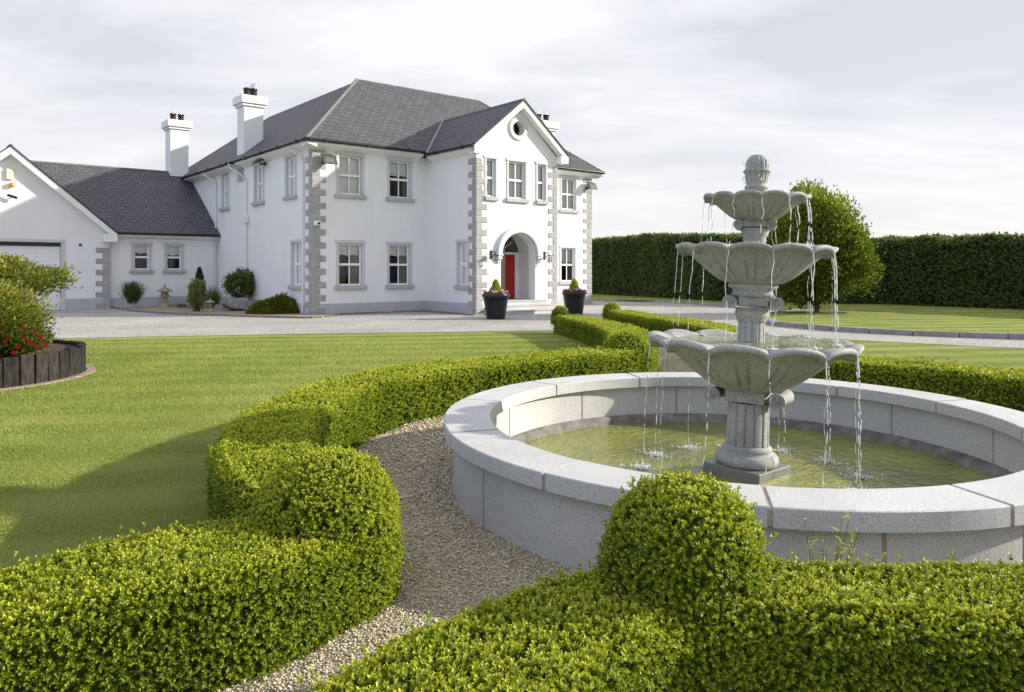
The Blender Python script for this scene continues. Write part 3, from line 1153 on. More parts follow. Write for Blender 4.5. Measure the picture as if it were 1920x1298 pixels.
def make_blades(name, c, rad, h, label, mat, n, wid, cat='plant', group=None, spread=.5, z0=0.0, lvm=.5):
    """upright strappy plant"""
    t = empty(name, (c[0], c[1], z0), label, cat, group)
    a = rng.uniform(0, 2 * np.pi, n)
    r = rad * .35 * np.sqrt(rng.uniform(0, 1, n))
    p = np.stack([c[0] + r * np.cos(a), c[1] + r * np.sin(a), np.full(n, z0)], 1)
    tilt = np.abs(rng.normal(0, spread, n)) * .6
    hh = h * rng.uniform(.55, 1.0, n)
    d = np.stack([np.cos(a) * np.sin(tilt), np.sin(a) * np.sin(tilt), np.cos(tilt)], 1)
    V, A = [], []
    s = np.stack([-np.sin(a), np.cos(a), 0 * a], 1) * wid
    lv = lvm + rng.normal(0, .2, n)
    for f, wv in ((0, 1), (.5, .8), (1, .1)):
        pt = p + d * (hh * f)[:, None] + np.stack([np.cos(a), np.sin(a), 0 * a], 1) * (.12 * h * f * f * np.sin(tilt) * 2)[:, None]
        V += [pt - s * wv, pt + s * wv]
    V = np.stack(V, 1).reshape(-1, 3)
    i = np.arange(n)[:, None] * 6
    F = np.concatenate([i + np.array([[0, 1, 3, 2]]), i + np.array([[2, 3, 5, 4]])])
    np_mesh('foliage', V, [F], mat, np.repeat(np.clip(lv, 0, 1), 6), parent=t)
    return t


# ------------------------------------------------------------------ grass and pebbles (nobody could count them)
def grass():
    n = 330000
    # more blades close by
    Y = 3.0 * (15.5 / 3.0) ** rng.uniform(0, 1, n)
    X = rng.uniform(-.78, .30, n) * Y
    # keep off the hedges, the ring, the drive and the raised bed
    inside = np.hypot(X - 1.62, Y - 5.35) < 3.45
    inside |= np.hypot(X + 7.9, Y - 10.0) < 1.85
    inside |= (Y > 15.6 + .14 * (X + 9.4))
    inside |= (X > -.9) & (Y < 4.2)
    k = ~inside
    X, Y = X[k], Y[k]
    n = len(X)
    a = rng.uniform(0, 2 * np.pi, n)
    h = rng.uniform(.008, .022, n) * np.clip(Y / 8, .8, 1.3)
    w = .0016 * np.clip(Y / 3.0, 1, 4)
    lean = rng.normal(0, .45, (n, 2)) * h[:, None]
    P = np.empty((n, 3, 3))
    P[:, 0] = np.stack([X - np.cos(a) * w, Y - np.sin(a) * w, 0 * X], 1)
    P[:, 1] = np.stack([X + np.cos(a) * w, Y + np.sin(a) * w, 0 * X], 1)
    P[:, 2] = np.stack([X + lean[:, 0], Y + lean[:, 1], h], 1)
    q = np.stack([X, Y, 0 * X], 1)
    stripe = np.tanh(2 * np.sin((Y * .99 - X * .16 + .5 * vnoise(q, .5)) * 2.1))
    lv = np.clip(.47 + .06 * stripe + .24 * vnoise(q, 1.0, 1) + .12 * vnoise(q, 4, 3) + rng.normal(0, .10, n), 0, 1)
    o = np_mesh('grass', P.reshape(-1, 3), [np.arange(n * 3).reshape(-1, 3)], M['grass_blade'], np.repeat(lv, 3))
    tag(o, 'short mown grass of the left lawn', 'grass', kind='stuff')


grass()


def pebbles():
    oct_v = np.array([(1, 0, 0), (0, 1, 0), (-1, 0, 0), (0, -1, 0), (0, 0, 1), (0, 0, -.6)])
    oct_f = np.array([(0, 1, 4), (1, 2, 4), (2, 3, 4), (3, 0, 4), (1, 0, 5), (2, 1, 5), (3, 2, 5), (0, 3, 5)])
    n = 80000
    Y = 1.9 * (9.2 / 1.9) ** rng.uniform(0, 1, n)
    X = rng.uniform(-.42, .12, n) * Y
    rr = np.hypot(X - 1.62, Y - 5.18)
    keep = (rr > 2.06) & ((np.hypot(X - 1.62, Y - 5.35) < 3.45) | ((X > -1.2 - .75 * (2.9 - Y)) & (Y < 3.4) & (Y > 1.0)))
    X, Y = X[keep], Y[keep]
    n = len(X)
    r = np.clip(rng.lognormal(-5.4, .34, n), .0028, .010) * np.clip(Y / 3.2, 1, 2.0)
    a = rng.uniform(0, 2 * np.pi, n)
    V = np.tile(oct_v[None], (n, 1, 1)) * rng.uniform(.7, 1.3, (n, 6, 1)) * np.stack([r * 1.1, r * .85, r * .7], 1)[:, None, :]
    ca, sa = np.cos(a)[:, None], np.sin(a)[:, None]
    x = V[:, :, 0] * ca - V[:, :, 1] * sa + X[:, None]
    y = V[:, :, 0] * sa + V[:, :, 1] * ca + Y[:, None]
    z = V[:, :, 2] + .012 + (r * rng.uniform(0, .6, n))[:, None]
    P = np.stack([x, y, z], 2).reshape(-1, 3)
    F = (np.arange(n)[:, None, None] * 6 + oct_f[None]).reshape(-1, 3)
    lv = np.clip(.45 + rng.normal(0, .22, n), 0, 1)
    o = np_mesh('pebbles', P, [F], M['pebble'], np.repeat(lv, 6))
    tag(o, 'loose tan pebbles of the gravel path round the pool', 'gravel', kind='stuff')


pebbles()

# ------------------------------------------------------------------ stone pool


def arc_block(mb, c, r0, r1, a0, a1, z0, z1, n=14, ch=0.008):
    pts, F = [], []
    prof = [(r0, z0), (r1, z0), (r1, z1 - ch), (r1 - ch, z1), (r0 + ch, z1), (r0, z1 - ch)]
    m = len(prof)
    for i in range(n + 1):
        a = R(a0 + (a1 - a0) * i / n)
        for r, z in prof:
            pts.append((c[0] + r * math.cos(a), c[1] + r * math.sin(a), z))
    for i in range(n):
        for k in range(m):
            F.append((i * m + k, i * m + (k + 1) % m, (i + 1) * m + (k + 1) % m, (i + 1) * m + k))
    F += [tuple(range(m)), tuple(n * m + k for k in range(m - 1, -1, -1))]
    return mb.add(pts, F)


def stone_pool():
    t = empty('pool_surround', (FC[0], FC[1], 0), 'round grey granite pool wall with a broad flat coping round the fountain', 'fountain pool')
    js = [-134, -103.7, -74.3, -44, -14.5, 16, 44.5, 74, 103, 133.5, 163.8, 196.8]
    for i, a in enumerate(js):
        b = js[(i + 1) % 12] + (360 if i == 11 else 0)
        arc_block(MB(), FC, 1.775, 2.10, a + .34, b - .34, .382 + random.uniform(-.002, .002), .472 + random.uniform(-.003, .003), 14, .005).build('coping_stone', M['granite'], t)
    ws = [-151.3, -121, -90, -70, -31, 0, 30.1, 60.7, 90.8, 122, 153.8, 181]
    for i, a in enumerate(ws):
        b = ws[(i + 1) % 12] + (360 if i == 11 else 0)
        arc_block(MB(), FC, 1.83, 2.035, a + .30, b - .30, -.1, .378).build('wall_block', M['granite'], t)
    # mortar ring between the blocks, set back
    mb = MB()
    arc_block(mb, FC, 1.834, 2.031, 0, 360, -.12, .376, 128)
    arc_block(mb, FC, 1.781, 2.094, 0, 360, .386, .466, 128)
    mb.build('mortar', M['mortar'], t)
    # rough cement fillet at the foot of the inside wall
    pr = [(1.85, .115), (1.81, .112), (1.785, .095), (1.765, .065), (1.745, .02), (1.72, -.1)]
    mb = MB()
    mb.lathe(pr, FC, 128, rf=lambda w, i: 1 + .006 * math.sin(w * 9 + i) + .004 * math.sin(w * 23 + 2 * i))
    mb.build('cement_fillet', M['bench'], t)
    w = MB().poly([(FC[0] + 1.78 * math.cos(a), FC[1] + 1.78 * math.sin(a), .045) for a in np.linspace(0, 2 * math.pi, 72, endpoint=False)]).build('pool_water', M['pool'], flip=False)
    tag(w, kind='structure')
    return t


stone_pool()

# ------------------------------------------------------------------ fountain
FX, FY = 1.685, 5.2


def bowl_mesh(r_rim, z_lip, lobe, z_bot, r_bot, z_water, r_water, nl=12, ph=0.0, flare=.05):
    n = nl * 40
    pts, F = [], []
    th = [2 * math.pi * k / n for k in range(n)]

    def lob(w):
        return abs(math.sin((w + ph) * nl / 2)) ** .38      # 0 in the valleys, 1 on the petal tops
    rows = []
    K = 18
    for i in range(K + 1):
        v = i / K
        # bowl outside: elliptical bulge
        hh = v ** 1.5
        r = r_bot + (r_rim * .895 - r_bot) * (.88 * hh ** .60 + .12 * hh ** 3)
        z = z_bot + (z_lip - z_bot) * hh
        rows.append(('o', v, r, z))
    q = r_rim / .755
    for k, (fr, dz) in enumerate(((.925, -.008), (.972, -.010), (.984, -.006), (.996, .010), (1.004, .034), (.994, .050), (.975, .058), (.93, .060), (.885, .050), (.83, .012))):
        rows.append(('l', k, r_rim * fr, z_lip + dz * .66 * (q + .3) / 1.3))
    rows.append(('i', 12, r_water, z_water - .02))
    for kind, v, r, z in rows:
        for w in th:
            q = lob(w)
            if kind == 'o':
                g = v ** 10
                # petals bulge, a groove between them, and an inner rib line
                x = ((w + ph) * nl / (2 * math.pi)) % 1.0
                rib = math.exp(-((abs(x - .5) - .20 * (1 - .35 * v)) / .05) ** 2)
                rr = r * (1 + (.012 + .045 * v ** 4) * (q - .7) * min(1, v * 2.5)) - .030 * rib * (r_rim / .6) * math.sin(math.pi * min(1, v * 1.02))
                zz = z + lobe * (q - .84) * g
            elif kind == 'l':
                rr = r * (1 + .028 * (q - .8))
                zz = z + lobe * (q - .84) * (1 if v < 8 else .4)
            else:
                rr, zz = r, z
            pts.append((FX + rr * math.cos(w), FY + rr * math.sin(w), zz))
    for i in range(len(rows) - 1):
        for k in range(n):
            F.append((i * n + k, i * n + (k + 1) % n, (i + 1) * n + (k + 1) % n, (i + 1) * n + k))
    mb = MB()
    mb.add(pts, F, 0, True)
    return mb


def volutes(t, name, z0, z1, rw, rb, ang, mat):
    """square ionic capital with four scrolls"""
    zc = (z0 + z1) / 2
    hv = (z1 - z0) * .56
    c, s = math.cos(ang), math.sin(ang)

    def rot(x, y, z):
        return (FX + x * c - y * s, FY + x * s + y * c, z)
    cap = MB(rot)
    cap.cbox(-rb, rb, -rb, rb, z0 + .006, z1, .006)
    cp = cap.build(name, mat, t)
    for sx in (-1, 1):
        v = MB(rot)
        v.tube([(sx * rw, -rb * 1.12, zc - .006), (sx * rw, -rb * .5, zc - .006), (sx * rw, 0, zc - .006), (sx * rw, rb * .5, zc - .006), (sx * rw, rb * 1.12, zc - .006)],
               [hv, hv * .82, hv * .74, hv * .82, hv], 18)
        for sy in (-1, 1):      # the spiral on the scroll's end
            sp = [(sx * rw + hv * .72 * (1 - k / 26) * math.cos(k * .55), sy * rb * 1.13, zc - .006 + hv * .72 * (1 - k / 26) * math.sin(k * .55)) for k in range(24)]
            v.tube(sp, hv * .11, 5)
        v.build('volute', mat, cp)
    return cp


def fluted(prof, nfl=12, depth=.10, n=144):
    def rf(w, i):
        x = (w * nfl / (2 * math.pi)) % 1.0
        return 1 - depth * math.exp(-((x - .5) / .075) ** 2)
    return rf


def stream_path(x, y, z, dx, dy, z_end, seed, v0=.35):
    """thrown outwards, then falls"""
    g = 9.8
    out = []
    T = math.sqrt(max(.01, 2 * (z - z_end) / g))
    n = max(8, int((z - z_end) / .02))
    r_ = random.Random(seed)
    p1, p2 = r_.uniform(0, 6), r_.uniform(0, 6)
    for i in range(n + 1):
        tt = T * i / n
        k = i / n
        wob = .014 * k * math.sin(k * 8 + p1) + .008 * math.sin(k * 21 + p2) * k
        out.append((x + dx * (v0 * tt) - dy * wob, y + dy * (v0 * tt) + dx * wob, z - .5 * g * tt * tt))
    return out, T


def stream(t, x, y, z, dx, dy, z_end, seed, r0=.0055, v0=.32, brk=.55):
    r_ = random.Random(seed)
    path, T = stream_path(x, y, z, dx, dy, z_end, seed, v0)
    mb = MB()
    n = len(path)
    nb = int(n * brk)
    rad = [r0 * (1.15 - .5 * i / n) * r_.uniform(.7, 1.35) for i in range(n)]
    # twisting sheet first
    if nb >= 2:
        mb.tube(path[:nb], rad[:nb], 6)
    # then beads and short threads
    i = nb
    while i < n - 1:
        k = r_.choice((1, 1, 2, 2, 3))
        seg = path[i:min(n, i + k + 1)]
        if len(seg) >= 2:
            q = [Vector(p) for p in seg]
            a, b = q[0], q[-1]
            rr = r0 * r_.uniform(.55, 1.0)
            off = Vector((r_.gauss(0, .003), r_.gauss(0, .003), 0))
            mb.tube([a + off, a.lerp(b, .25) + off, a.lerp(b, .7) + off, b + off], [rr * .35, rr, rr * 1.1, rr * .3], 6)
        i += k + r_.choice((0, 0, 1, 1))
    mb.build('water_stream', M['stream'], t)
    return path[-1]


SPLASH_SPOTS = []
LEAN = .036             # the fountain leans to the right; its water stays level


def level(prof, n):
    mb = MB()
    mb.lathe(prof, (FX, FY), n)
    mb.v = [(x, y, z + (x - FX) * LEAN) for x, y, z in mb.v]
    return mb



def fountain():
    t = empty('fountain', (FX, FY, .04), 'three tier grey stone fountain with scalloped bowls and falling water in the pool', 'fountain')
    st = M['granite_old']
    # square plinth turned on its corner
    a = R(45 - 3)

    def rot(x, y, z):
        return (FX + x * math.cos(a) - y * math.sin(a), FY + x * math.sin(a) + y * math.cos(a), z)
    MB(rot).cbox(-.222, .222, -.222, .222, -.05, .112, .006).build('plinth', M['granite_wet'], t)
    pr = [(.195, .112), (.212, .125), (.218, .15), (.212, .178), (.195, .195), (.170, .200), (.166, .212), (.172, .222), (.172, .236), (.160, .246), (.150, .256)]
    MB().lathe(pr, (FX, FY), 64).build('column_base', st, t)
    cols = [(.147, .256), (.145, .40), (.142, .555)]
    MB().lathe(cols, (FX, FY), 168, rf=fluted(cols, 14, .13)).build('column', st, t)
    volutes(t, 'capital', .555, .655, .225, .135, R(-32), st)
    b1 = bowl_mesh(.728, .970, .062, .645, .16, .988, .58, ph=R(9))
    b1.build('bowl', st, t)
    level([(0.0, .988), (.30, .988), (.62, .985)], 72).build('bowl_water', M['bowl_water'], t)
    c2 = [(.094, .93), (.094, 1.0), (.092, 1.13)]
    MB().lathe(c2, (FX, FY), 144, rf=fluted(c2, 12, .12)).build('column', st, t)
    MB().lathe([(.092, 1.130), (.102, 1.135), (.102, 1.148), (.110, 1.160), (.118, 1.176), (.118, 1.20), (.110, 1.215), (.135, 1.228), (.148, 1.236)], (FX, FY), 64).build('collar', st, t)
    volutes(t, 'capital', 1.236, 1.318, .158, .10, R(-14), st)
    MB().lathe([(.12, 1.31), (.150, 1.322), (.135, 1.345), (.142, 1.362), (.165, 1.372), (.172, 1.388), (.165, 1.404), (.15, 1.412)], (FX, FY), 64).build('collar', st, t)
    bowl_mesh(.550, 1.643, .048, 1.405, .165, 1.655, .44, ph=R(6)).build('bowl', st, t)
    level([(0.0, 1.655), (.2, 1.655), (.47, 1.652)], 64).build('bowl_water', M['bowl_water'], t)
    MB().lathe([(.075, 1.62), (.075, 1.70), (.082, 1.715), (.078, 1.735), (.090, 1.752), (.094, 1.77), (.10, 1.79), (.105, 1.80)], (FX, FY), 64).build('collar', st, t)
    volutes(t, 'capital', 1.80, 1.862, .112, .082, R(-20), st)
    bowl_mesh(.368, 2.012, .036, 1.855, .10, 2.02, .28, ph=R(12)).build('bowl', st, t)
    level([(0.0, 2.02), (.1, 2.02), (.31, 2.018)], 48).build('bowl_water', M['bowl_water'], t)
    # artichoke finial
    pr = [(.068, 2.0), (.068, 2.075), (.078, 2.085), (.083, 2.095), (.078, 2.107), (.070, 2.114), (.074, 2.13), (.082, 2.165), (.084, 2.195), (.094, 2.205),
          (.098, 2.213), (.086, 2.222), (.083, 2.24), (.084, 2.262), (.078, 2.285), (.064, 2.308), (.050, 2.318), (.046, 2.326), (.0, 2.326)]

    def rf(w, i):
        if 6 <= i <= 9 or 11 <= i <= 16:
            return 1 - .09 * abs(math.sin(w * 7)) ** 6 - .02 * abs(math.sin(w * 21))
        return 1
    MB().lathe(pr, (FX, FY), 144, rf=rf).build('finial', st, t)
    # falling water, one thread from each valley of each rim
    sid = 0
    for (rr, zz, ze, ph, r0, pick) in ((.356, 2.012, 1.665, R(12), .0046, 1.0), (.535, 1.64, .99, R(6), .0052, 1.0), (.708, .962, .05, R(9), .0056, 1.0)):
        for k in range(12):
            w = -ph + 2 * math.pi * k / 12
            dx, dy = math.cos(w), math.sin(w)
            sid += 1
            rs = random.Random(sid * 7)
            right = max(0, dx)            # the basin leans, most water leaves on the right
            scl = .56 + .32 * right + rs.uniform(-.1, .1)
            e = stream(t, FX + dx * rr, FY + dy * rr, zz - .012, dx, dy, ze + dx * rr * LEAN, sid, r0 * scl, (.06 + .08 * right), .72 if ze > .5 else .40)
            if right > .45:
                stream(t, FX + dx * rr - dy * .014, FY + dy * rr + dx * .014, zz - .012, dx, dy, ze + dx * rr * LEAN, sid + 400, r0 * .42, .03 + .06 * right, .35)
            SPLASH_SPOTS.append((e[0], e[1], ze + (e[0] - FX) * LEAN, r0 * scl))
    t.rotation_euler = (0, LEAN, 0)          # the whole fountain leans a little
    # thin film and drips on the finial
    mb = MB()
    for i in range(60):
        w = random.uniform(0, 2 * math.pi)
        z = random.uniform(2.02, 2.31)
        r = .088 + random.uniform(0, .012)
        l = random.uniform(.006, .03)
        mb.tube([(FX + r * math.cos(w), FY + r * math.sin(w), z), (FX + r * 1.03 * math.cos(w), FY + r * 1.03 * math.sin(w), z - l * .5), (FX + r * 1.05 * math.cos(w), FY + r * 1.05 * math.sin(w), z - l)],
                [.0012, .0028, .001], 5)
    o = mb.build('drips', M['stream'], t)
    o['kind'] = 'stuff'
    # splashes
    mb = MB()
    for (x, y, z, q) in SPLASH_SPOTS:
        for i in range(150 if z < .5 else 30):
            w = random.uniform(0, 2 * math.pi)
            d = abs(random.gauss(0, .055 if z < .5 else .025))
            h = abs(random.gauss(0, .03 if z < .5 else .015)) * random.choice((.1, .1, 1))
            r = random.uniform(.0012, .0042) * (1.7 if h < .008 else 1)
            c = Vector((x + d * math.cos(w), y + d * math.sin(w), z + h))
            up = Vector((math.cos(w) * .5, math.sin(w) * .5, 1)) * r * random.uniform(1, 2.4)
            mb.tube([c - up, c, c + up], [r * .3, r, r * .3], 5)
    o = mb.build('splash', M['stream'], t)
    o['kind'] = 'stuff'
    return t


fountain()

# ------------------------------------------------------------------ house


def front(t0):
    return lambda a, d, z: W(a, t0 + d, z)


def left(s0):
    return lambda a, d, z: W(s0 + d, a, z)


def gp(px, py, z=0.0):
    """point on the level z seen at this pixel of the 1920 wide photo"""
    y = 1355 * (EYE - z) / (py - 507)
    return ((px - 960) / 1355 * y, y)


house = empty('house', (HC[0], HC[1], 0), 'large white rendered two storey house with slate roofs, red front door and attached garage', 'house')


def panel(fn, a0, a1, z0, z1, holes, rev=.14, tri=None):
    """wall face with holes and their reveals; holes (a0,a1,z0,z1[,rise])"""
    mb = MB(fn)
    xs = sorted({a0, a1} | {h[0] for h in holes} | {h[1] for h in holes})
    zs = sorted({z0, z1} | {h[2] for h in holes} | {h[3] for h in holes})
    for i in range(len(xs) - 1):
        for j in range(len(zs) - 1):
            cx, cz = (xs[i] + xs[i + 1]) / 2, (zs[j] + zs[j + 1]) / 2
            if any(h[0] < cx < h[1] and h[2] < cz < h[3] for h in holes):
                continue
            mb.quad((xs[i], 0, zs[j]), (xs[i + 1], 0, zs[j]), (xs[i + 1], 0, zs[j + 1]), (xs[i], 0, zs[j + 1]))
    for h in holes:
        p, q, r, s = h[:4]
        mb.quad((p, 0, r), (p, rev, r), (p, rev, s), (p, 0, s), 1)
        mb.quad((q, 0, r), (q, 0, s), (q, rev, s), (q, rev, r), 1)
        mb.quad((p, 0, s), (p, rev, s), (q, rev, s), (q, 0, s), 1)
        mb.quad((p, 0, r), (q, 0, r), (q, rev, r), (p, rev, r), 1)
    if tri:
        mb.poly([(x, 0, z) for x, z in tri])
    return mb.build('wall', [M['render'], M['surround']], house, flip=False)


def window(fn, a0, a1, z0, z1, bars=1, blind=0, curtain=0, sw=.10, sillx=.16, mid=.5):
    """surround on the wall is the part; frame, glass, sill, blind are its pieces"""
    mb = MB(fn)
    p = .025
    mb.cbox(a0 - sw, a0 - .002, -p, .02, z0, z1, .008)
    mb.cbox(a1 + .002, a1 + sw, -p, .02, z0, z1, .008)
    mb.cbox(a0 - sw - .035, a1 + sw + .035, -p - .012, .02, z1 + .001, z1 + sw + .01, .008)
    w = mb.build('window', M['surround'], house)
    s = MB(fn)
    s.cbox(a0 - sillx, a1 + sillx, -.10, .12, z0 - .135, z0 - .004, .012)
    s.build('sill', M['sill'], w)
    f = MB(fn)
    fw, d0, d1 = .055, .075, .135
    zm = z0 + (z1 - z0) * mid
    f.cbox(a0 + .002, a0 + fw, d0, d1, z0, z1 - .002, .006)
    f.cbox(a1 - fw, a1 - .002, d0, d1, z0, z1 - .002, .006)
    f.cbox(a0 + fw, a1 - fw, d0, d1, z0, z0 + fw, .006)
    f.cbox(a0 + fw, a1 - fw, d0, d1, z1 - fw, z1 - .002, .006)
    f.cbox(a0 + fw, a1 - fw, d0 - .008, d1, zm - .04, zm + .04, .006)
    for k in range(bars):
        c = a0 + (a1 - a0) * (k + 1) / (bars + 1)
        f.cbox(c - .019, c + .019, d0 + .012, d1 - .004, z0 + fw, zm - .04, .004)
        f.cbox(c - .019, c + .019, d0 + .012, d1 - .004, zm + .04, z1 - fw, .004)
    f.build('frame', M['upvc'], w)
    g = MB(fn)
    g.quad((a0 + .02, .112, z0 + .02), (a1 - .02, .112, z0 + .02), (a1 - .02, .112, z1 - .02), (a0 + .02, .112, z1 - .02))
    g.build('pane', M['glass'], w, flip=False)
    # the room behind
    r = MB(fn)
    b0, b1, dd = a0 - .25, a1 + .25, 1.4
    r.quad((b0, dd, z0 - .3), (b1, dd, z0 - .3), (b1, dd, z1 + .2), (b0, dd, z1 + .2))
    r.quad((b0, .15, z0 - .3), (b1, .15, z0 - .3), (b1, dd, z0 - .3), (b0, dd, z0 - .3))
    r.quad((b0, .15, z1 + .2), (b1, .15, z1 + .2), (b1, dd, z1 + .2), (b0, dd, z1 + .2))
    r.quad((b0, .15, z0 - .3), (b0, dd, z0 - .3), (b0, dd, z1 + .2), (b0, .15, z1 + .2))
    r.quad((b1, .15, z0 - .3), (b1, dd, z0 - .3), (b1, dd, z1 + .2), (b1, .15, z1 + .2))
    for e in ((b0, a0), (a1, b1)):
        r.quad((e[0], .15, z0 - .3), (e[1], .15, z0 - .3), (e[1], .15, z1 + .2), (e[0], .15, z1 + .2))
    r.build('interior', M['room'], w)
    if blind:
        b = MB(fn)
        zb = z1 - (z1 - z0) * blind
        n = 24
        pts = []
        for k in range(n + 1):
            x = a0 + .01 + (a1 - a0 - .02) * k / n
            sc = .05 * abs(math.sin(math.pi * 2 * k / n)) if blind < .9 else 0
            pts.append((x, zb + sc))
        for k in range(n):
            b.quad((pts[k][0], .19, pts[k][1]), (pts[k + 1][0], .19, pts[k + 1][1]), (pts[k + 1][0], .19, z1), (pts[k][0], .19, z1))
        b.build('blind', M['blind'], w, flip=False)
    if curtain:
        b = MB(fn)
        for (c0, c1) in ([(a0 - .02, a0 + (a1 - a0) * .16), (a1 - (a1 - a0) * (.16 + curtain), a1 + .02)]):
            n = 30
            for k in range(n):
                x0, x1 = c0 + (c1 - c0) * k / n, c0 + (c1 - c0) * (k + 1) / n
                f0, f1 = .22 + .025 * math.sin(k * 1.7), .22 + .025 * math.sin((k + 1) * 1.7)
                b.quad((x0, f0, z0 - .2), (x1, f1, z0 - .2), (x1, f1, z1 + .1), (x0, f0, z1 + .1))
        b.build('curtain', M['curtain'], w, flip=False)
    return w


ZT = 5.62
# main front
u_w = [(.93, 1.77, 4.09, 5.41), (2.86, 3.68, 4.09, 5.41), (.93, 1.79, .98, 2.42), (2.85, 3.67, .98, 2.42)]
rw_w = [(11.04, 11.85, 4.09, 5.41), (11.02, 11.8, 1.02, 2.45)]
panel(front(0), 0, 4.37, 0, ZT, u_w)
panel(front(0), 7.98, 12.79, 0, ZT, rw_w)
for i, w in enumerate(u_w):
    window(front(0), *w, bars=1, blind=(.97 if i == 0 else (.42 if i == 1 else .3)), curtain=(.25 if i > 1 else .05))
for i, w in enumerate(rw_w):
    window(front(0), *w, bars=1, blind=(.97 if i == 0 else .45), curtain=.1)
# left wall
l_w = [(1.33, 2.08, 4.10, 5.46), (4.17, 5.0, 4.10, 5.48), (7.86, 8.62, 4.12, 5.5), (.82, 1.6, .98, 2.45)]
panel(left(0), 0, 15.3, 0, ZT, l_w)
for i, w in enumerate(l_w):
    window(left(0), *w, bars=1, blind=(.35 if i < 3 else 0), curtain=(.3 if i == 3 else .1))
# right and back walls close the volume
panel(left(12.79), 0, 7.0, 0, ZT, [])
panel(front(7.0), 6.9, 12.79, 0, ZT, [])
panel(left(6.9), 7.0, 15.3, 0, ZT, [])
panel(front(15.3), 0, 6.9, 0, ZT, [])
# porch block
PS0, PS1, PT = 4.37, 7.98, -3.0
PM = (PS0 + PS1) / 2
p_w = [(4.79, 5.17, 4.01, 5.31), (5.74, 6.48, 4.01, 5.31), (7.06, 7.43, 4.01, 5.31)]
A0, A1, ASP, ATOP, AZ0 = 5.40, 6.95, 2.06, 2.80, .45


def arch_pts(r0, r1, n=28):
    c = (A0 + A1) / 2
    return [(c - r0 * math.cos(math.pi * k / n), ASP + r1 * math.sin(math.pi * k / n)) for k in range(n + 1)]


def porch_front():
    mb = MB(front(PT))
    # lower part each side of the opening, and above it
    for a, b in ((PS0, A0), (A1, PS1)):
        mb.quad((a, 0, 0), (b, 0, 0), (b, 0, 3.0), (a, 0, 3.0))
    mb.quad((A0, 0, 0), (A1, 0, 0), (A1, 0, AZ0), (A0, 0, AZ0))
    ap = arch_pts((A1 - A0) / 2, ATOP - ASP)
    for p, q in zip(ap[:-1], ap[1:]):
        mb.quad((p[0], 0, p[1]), (q[0], 0, q[1]), (q[0], 0, 3.0), (p[0], 0, 3.0))
    xs = sorted({PS0, PS1} | {h[0] for h in p_w} | {h[1] for h in p_w})
    zs = [3.0, 4.01, 5.31, ZT]
    for i in range(len(xs) - 1):
        for j in range(3):
            cx = (xs[i] + xs[i + 1]) / 2
            if j == 1 and any(h[0] < cx < h[1] for h in p_w):
                continue
            mb.quad((xs[i], 0, zs[j]), (xs[i + 1], 0, zs[j]), (xs[i + 1], 0, zs[j + 1]), (xs[i], 0, zs[j + 1]))
    for p, q, r, s in p_w:
        v = .14
        mb.quad((p, 0, r), (p, v, r), (p, v, s), (p, 0, s), 1)
        mb.quad((q, 0, r), (q, 0, s), (q, v, s), (q, v, r), 1)
        mb.quad((p, 0, s), (p, v, s), (q, v, s), (q, 0, s), 1)
        mb.quad((p, 0, r), (q, 0, r), (q, v, r), (p, v, r), 1)
    # gable with the round window
    cx, cz, rr = 6.15, 6.47, .25
    tri = [(PS0, ZT), (PS1, ZT), (PM, 7.22)]
    n = 40
    circ = [(cx + rr * math.cos(2 * math.pi * k / n), cz + rr * math.sin(2 * math.pi * k / n)) for k in range(n)]

    def edge(w):
        best = 9
        dx, dz = math.cos(w), math.sin(w)
        for i in range(3):
            (x0, z0), (x1, z1) = tri[i], tri[(i + 1) % 3]
            ex, ez = x1 - x0, z1 - z0
            den = dx * ez - dz * ex
            if abs(den) < 1e-9:
                continue
            s_ = ((x0 - cx) * ez - (z0 - cz) * ex) / den
            k_ = ((x0 - cx) * dz - (z0 - cz) * dx) / den
            if s_ > 0 and -1e-6 <= k_ <= 1 + 1e-6:
                best = min(best, s_)
        return (cx + best * dx, cz + best * dz)
    ws = sorted({2 * math.pi * k / n for k in range(n)} | {math.atan2(z - cz, x - cx) % (2 * math.pi) for x, z in tri})
    for w0, w1 in zip(ws, ws[1:] + [ws[0] + 2 * math.pi]):
        i0, i1 = (cx + rr * math.cos(w0), cz + rr * math.sin(w0)), (cx + rr * math.cos(w1), cz + rr * math.sin(w1))
        e0, e1 = edge(w0), edge(w1)
        mb.quad((i0[0], 0, i0[1]), (e0[0], 0, e0[1]), (e1[0], 0, e1[1]), (i1[0], 0, i1[1]))
    for k in range(n):
        a, b = circ[k], circ[(k + 1) % n]
        mb.quad((a[0], 0, a[1]), (b[0], 0, b[1]), (b[0], .24, b[1]), (a[0], .24, a[1]), 1)
    mb.build('wall', [M['render'], M['surround']], house, flip=False)
    # ring round it
    ring_ = MB(front(PT))
    prof = [(.245, .01), (.245, -.045), (.265, -.06), (.39, -.06), (.41, -.045), (.41, .01)]
    m = len(prof)
    pts, F = [], []
    for k in range(48):
        w = 2 * math.pi * k / 48
        for r, d in prof:
            pts.append((cx + r * math.cos(w), d, cz + r * math.sin(w)))
    for k in range(48):
        for j in range(m - 1):
            F.append((k * m + j, k * m + j + 1, (k + 1) % 48 * m + j + 1, (k + 1) % 48 * m + j))
    ring_.add(pts, F)
    rw = ring_.build('round_window', M['surround'], house)
    g = MB(front(PT))
    g.poly([(cx + .26 * math.cos(2 * math.pi * k / n), .20, cz + .24 * math.sin(2 * math.pi * k / n)) for k in range(n)])
    g.build('pane', M['glass'], rw, flip=False)
    g = MB(front(PT))
    g.poly([(cx + .3 * math.cos(2 * math.pi * k / n), .6, cz + .3 * math.sin(2 * math.pi * k / n)) for k in range(n)])
    g.build('interior', M['curtain'], rw, flip=False)  # pale backing stands in for sky reflected in the pane


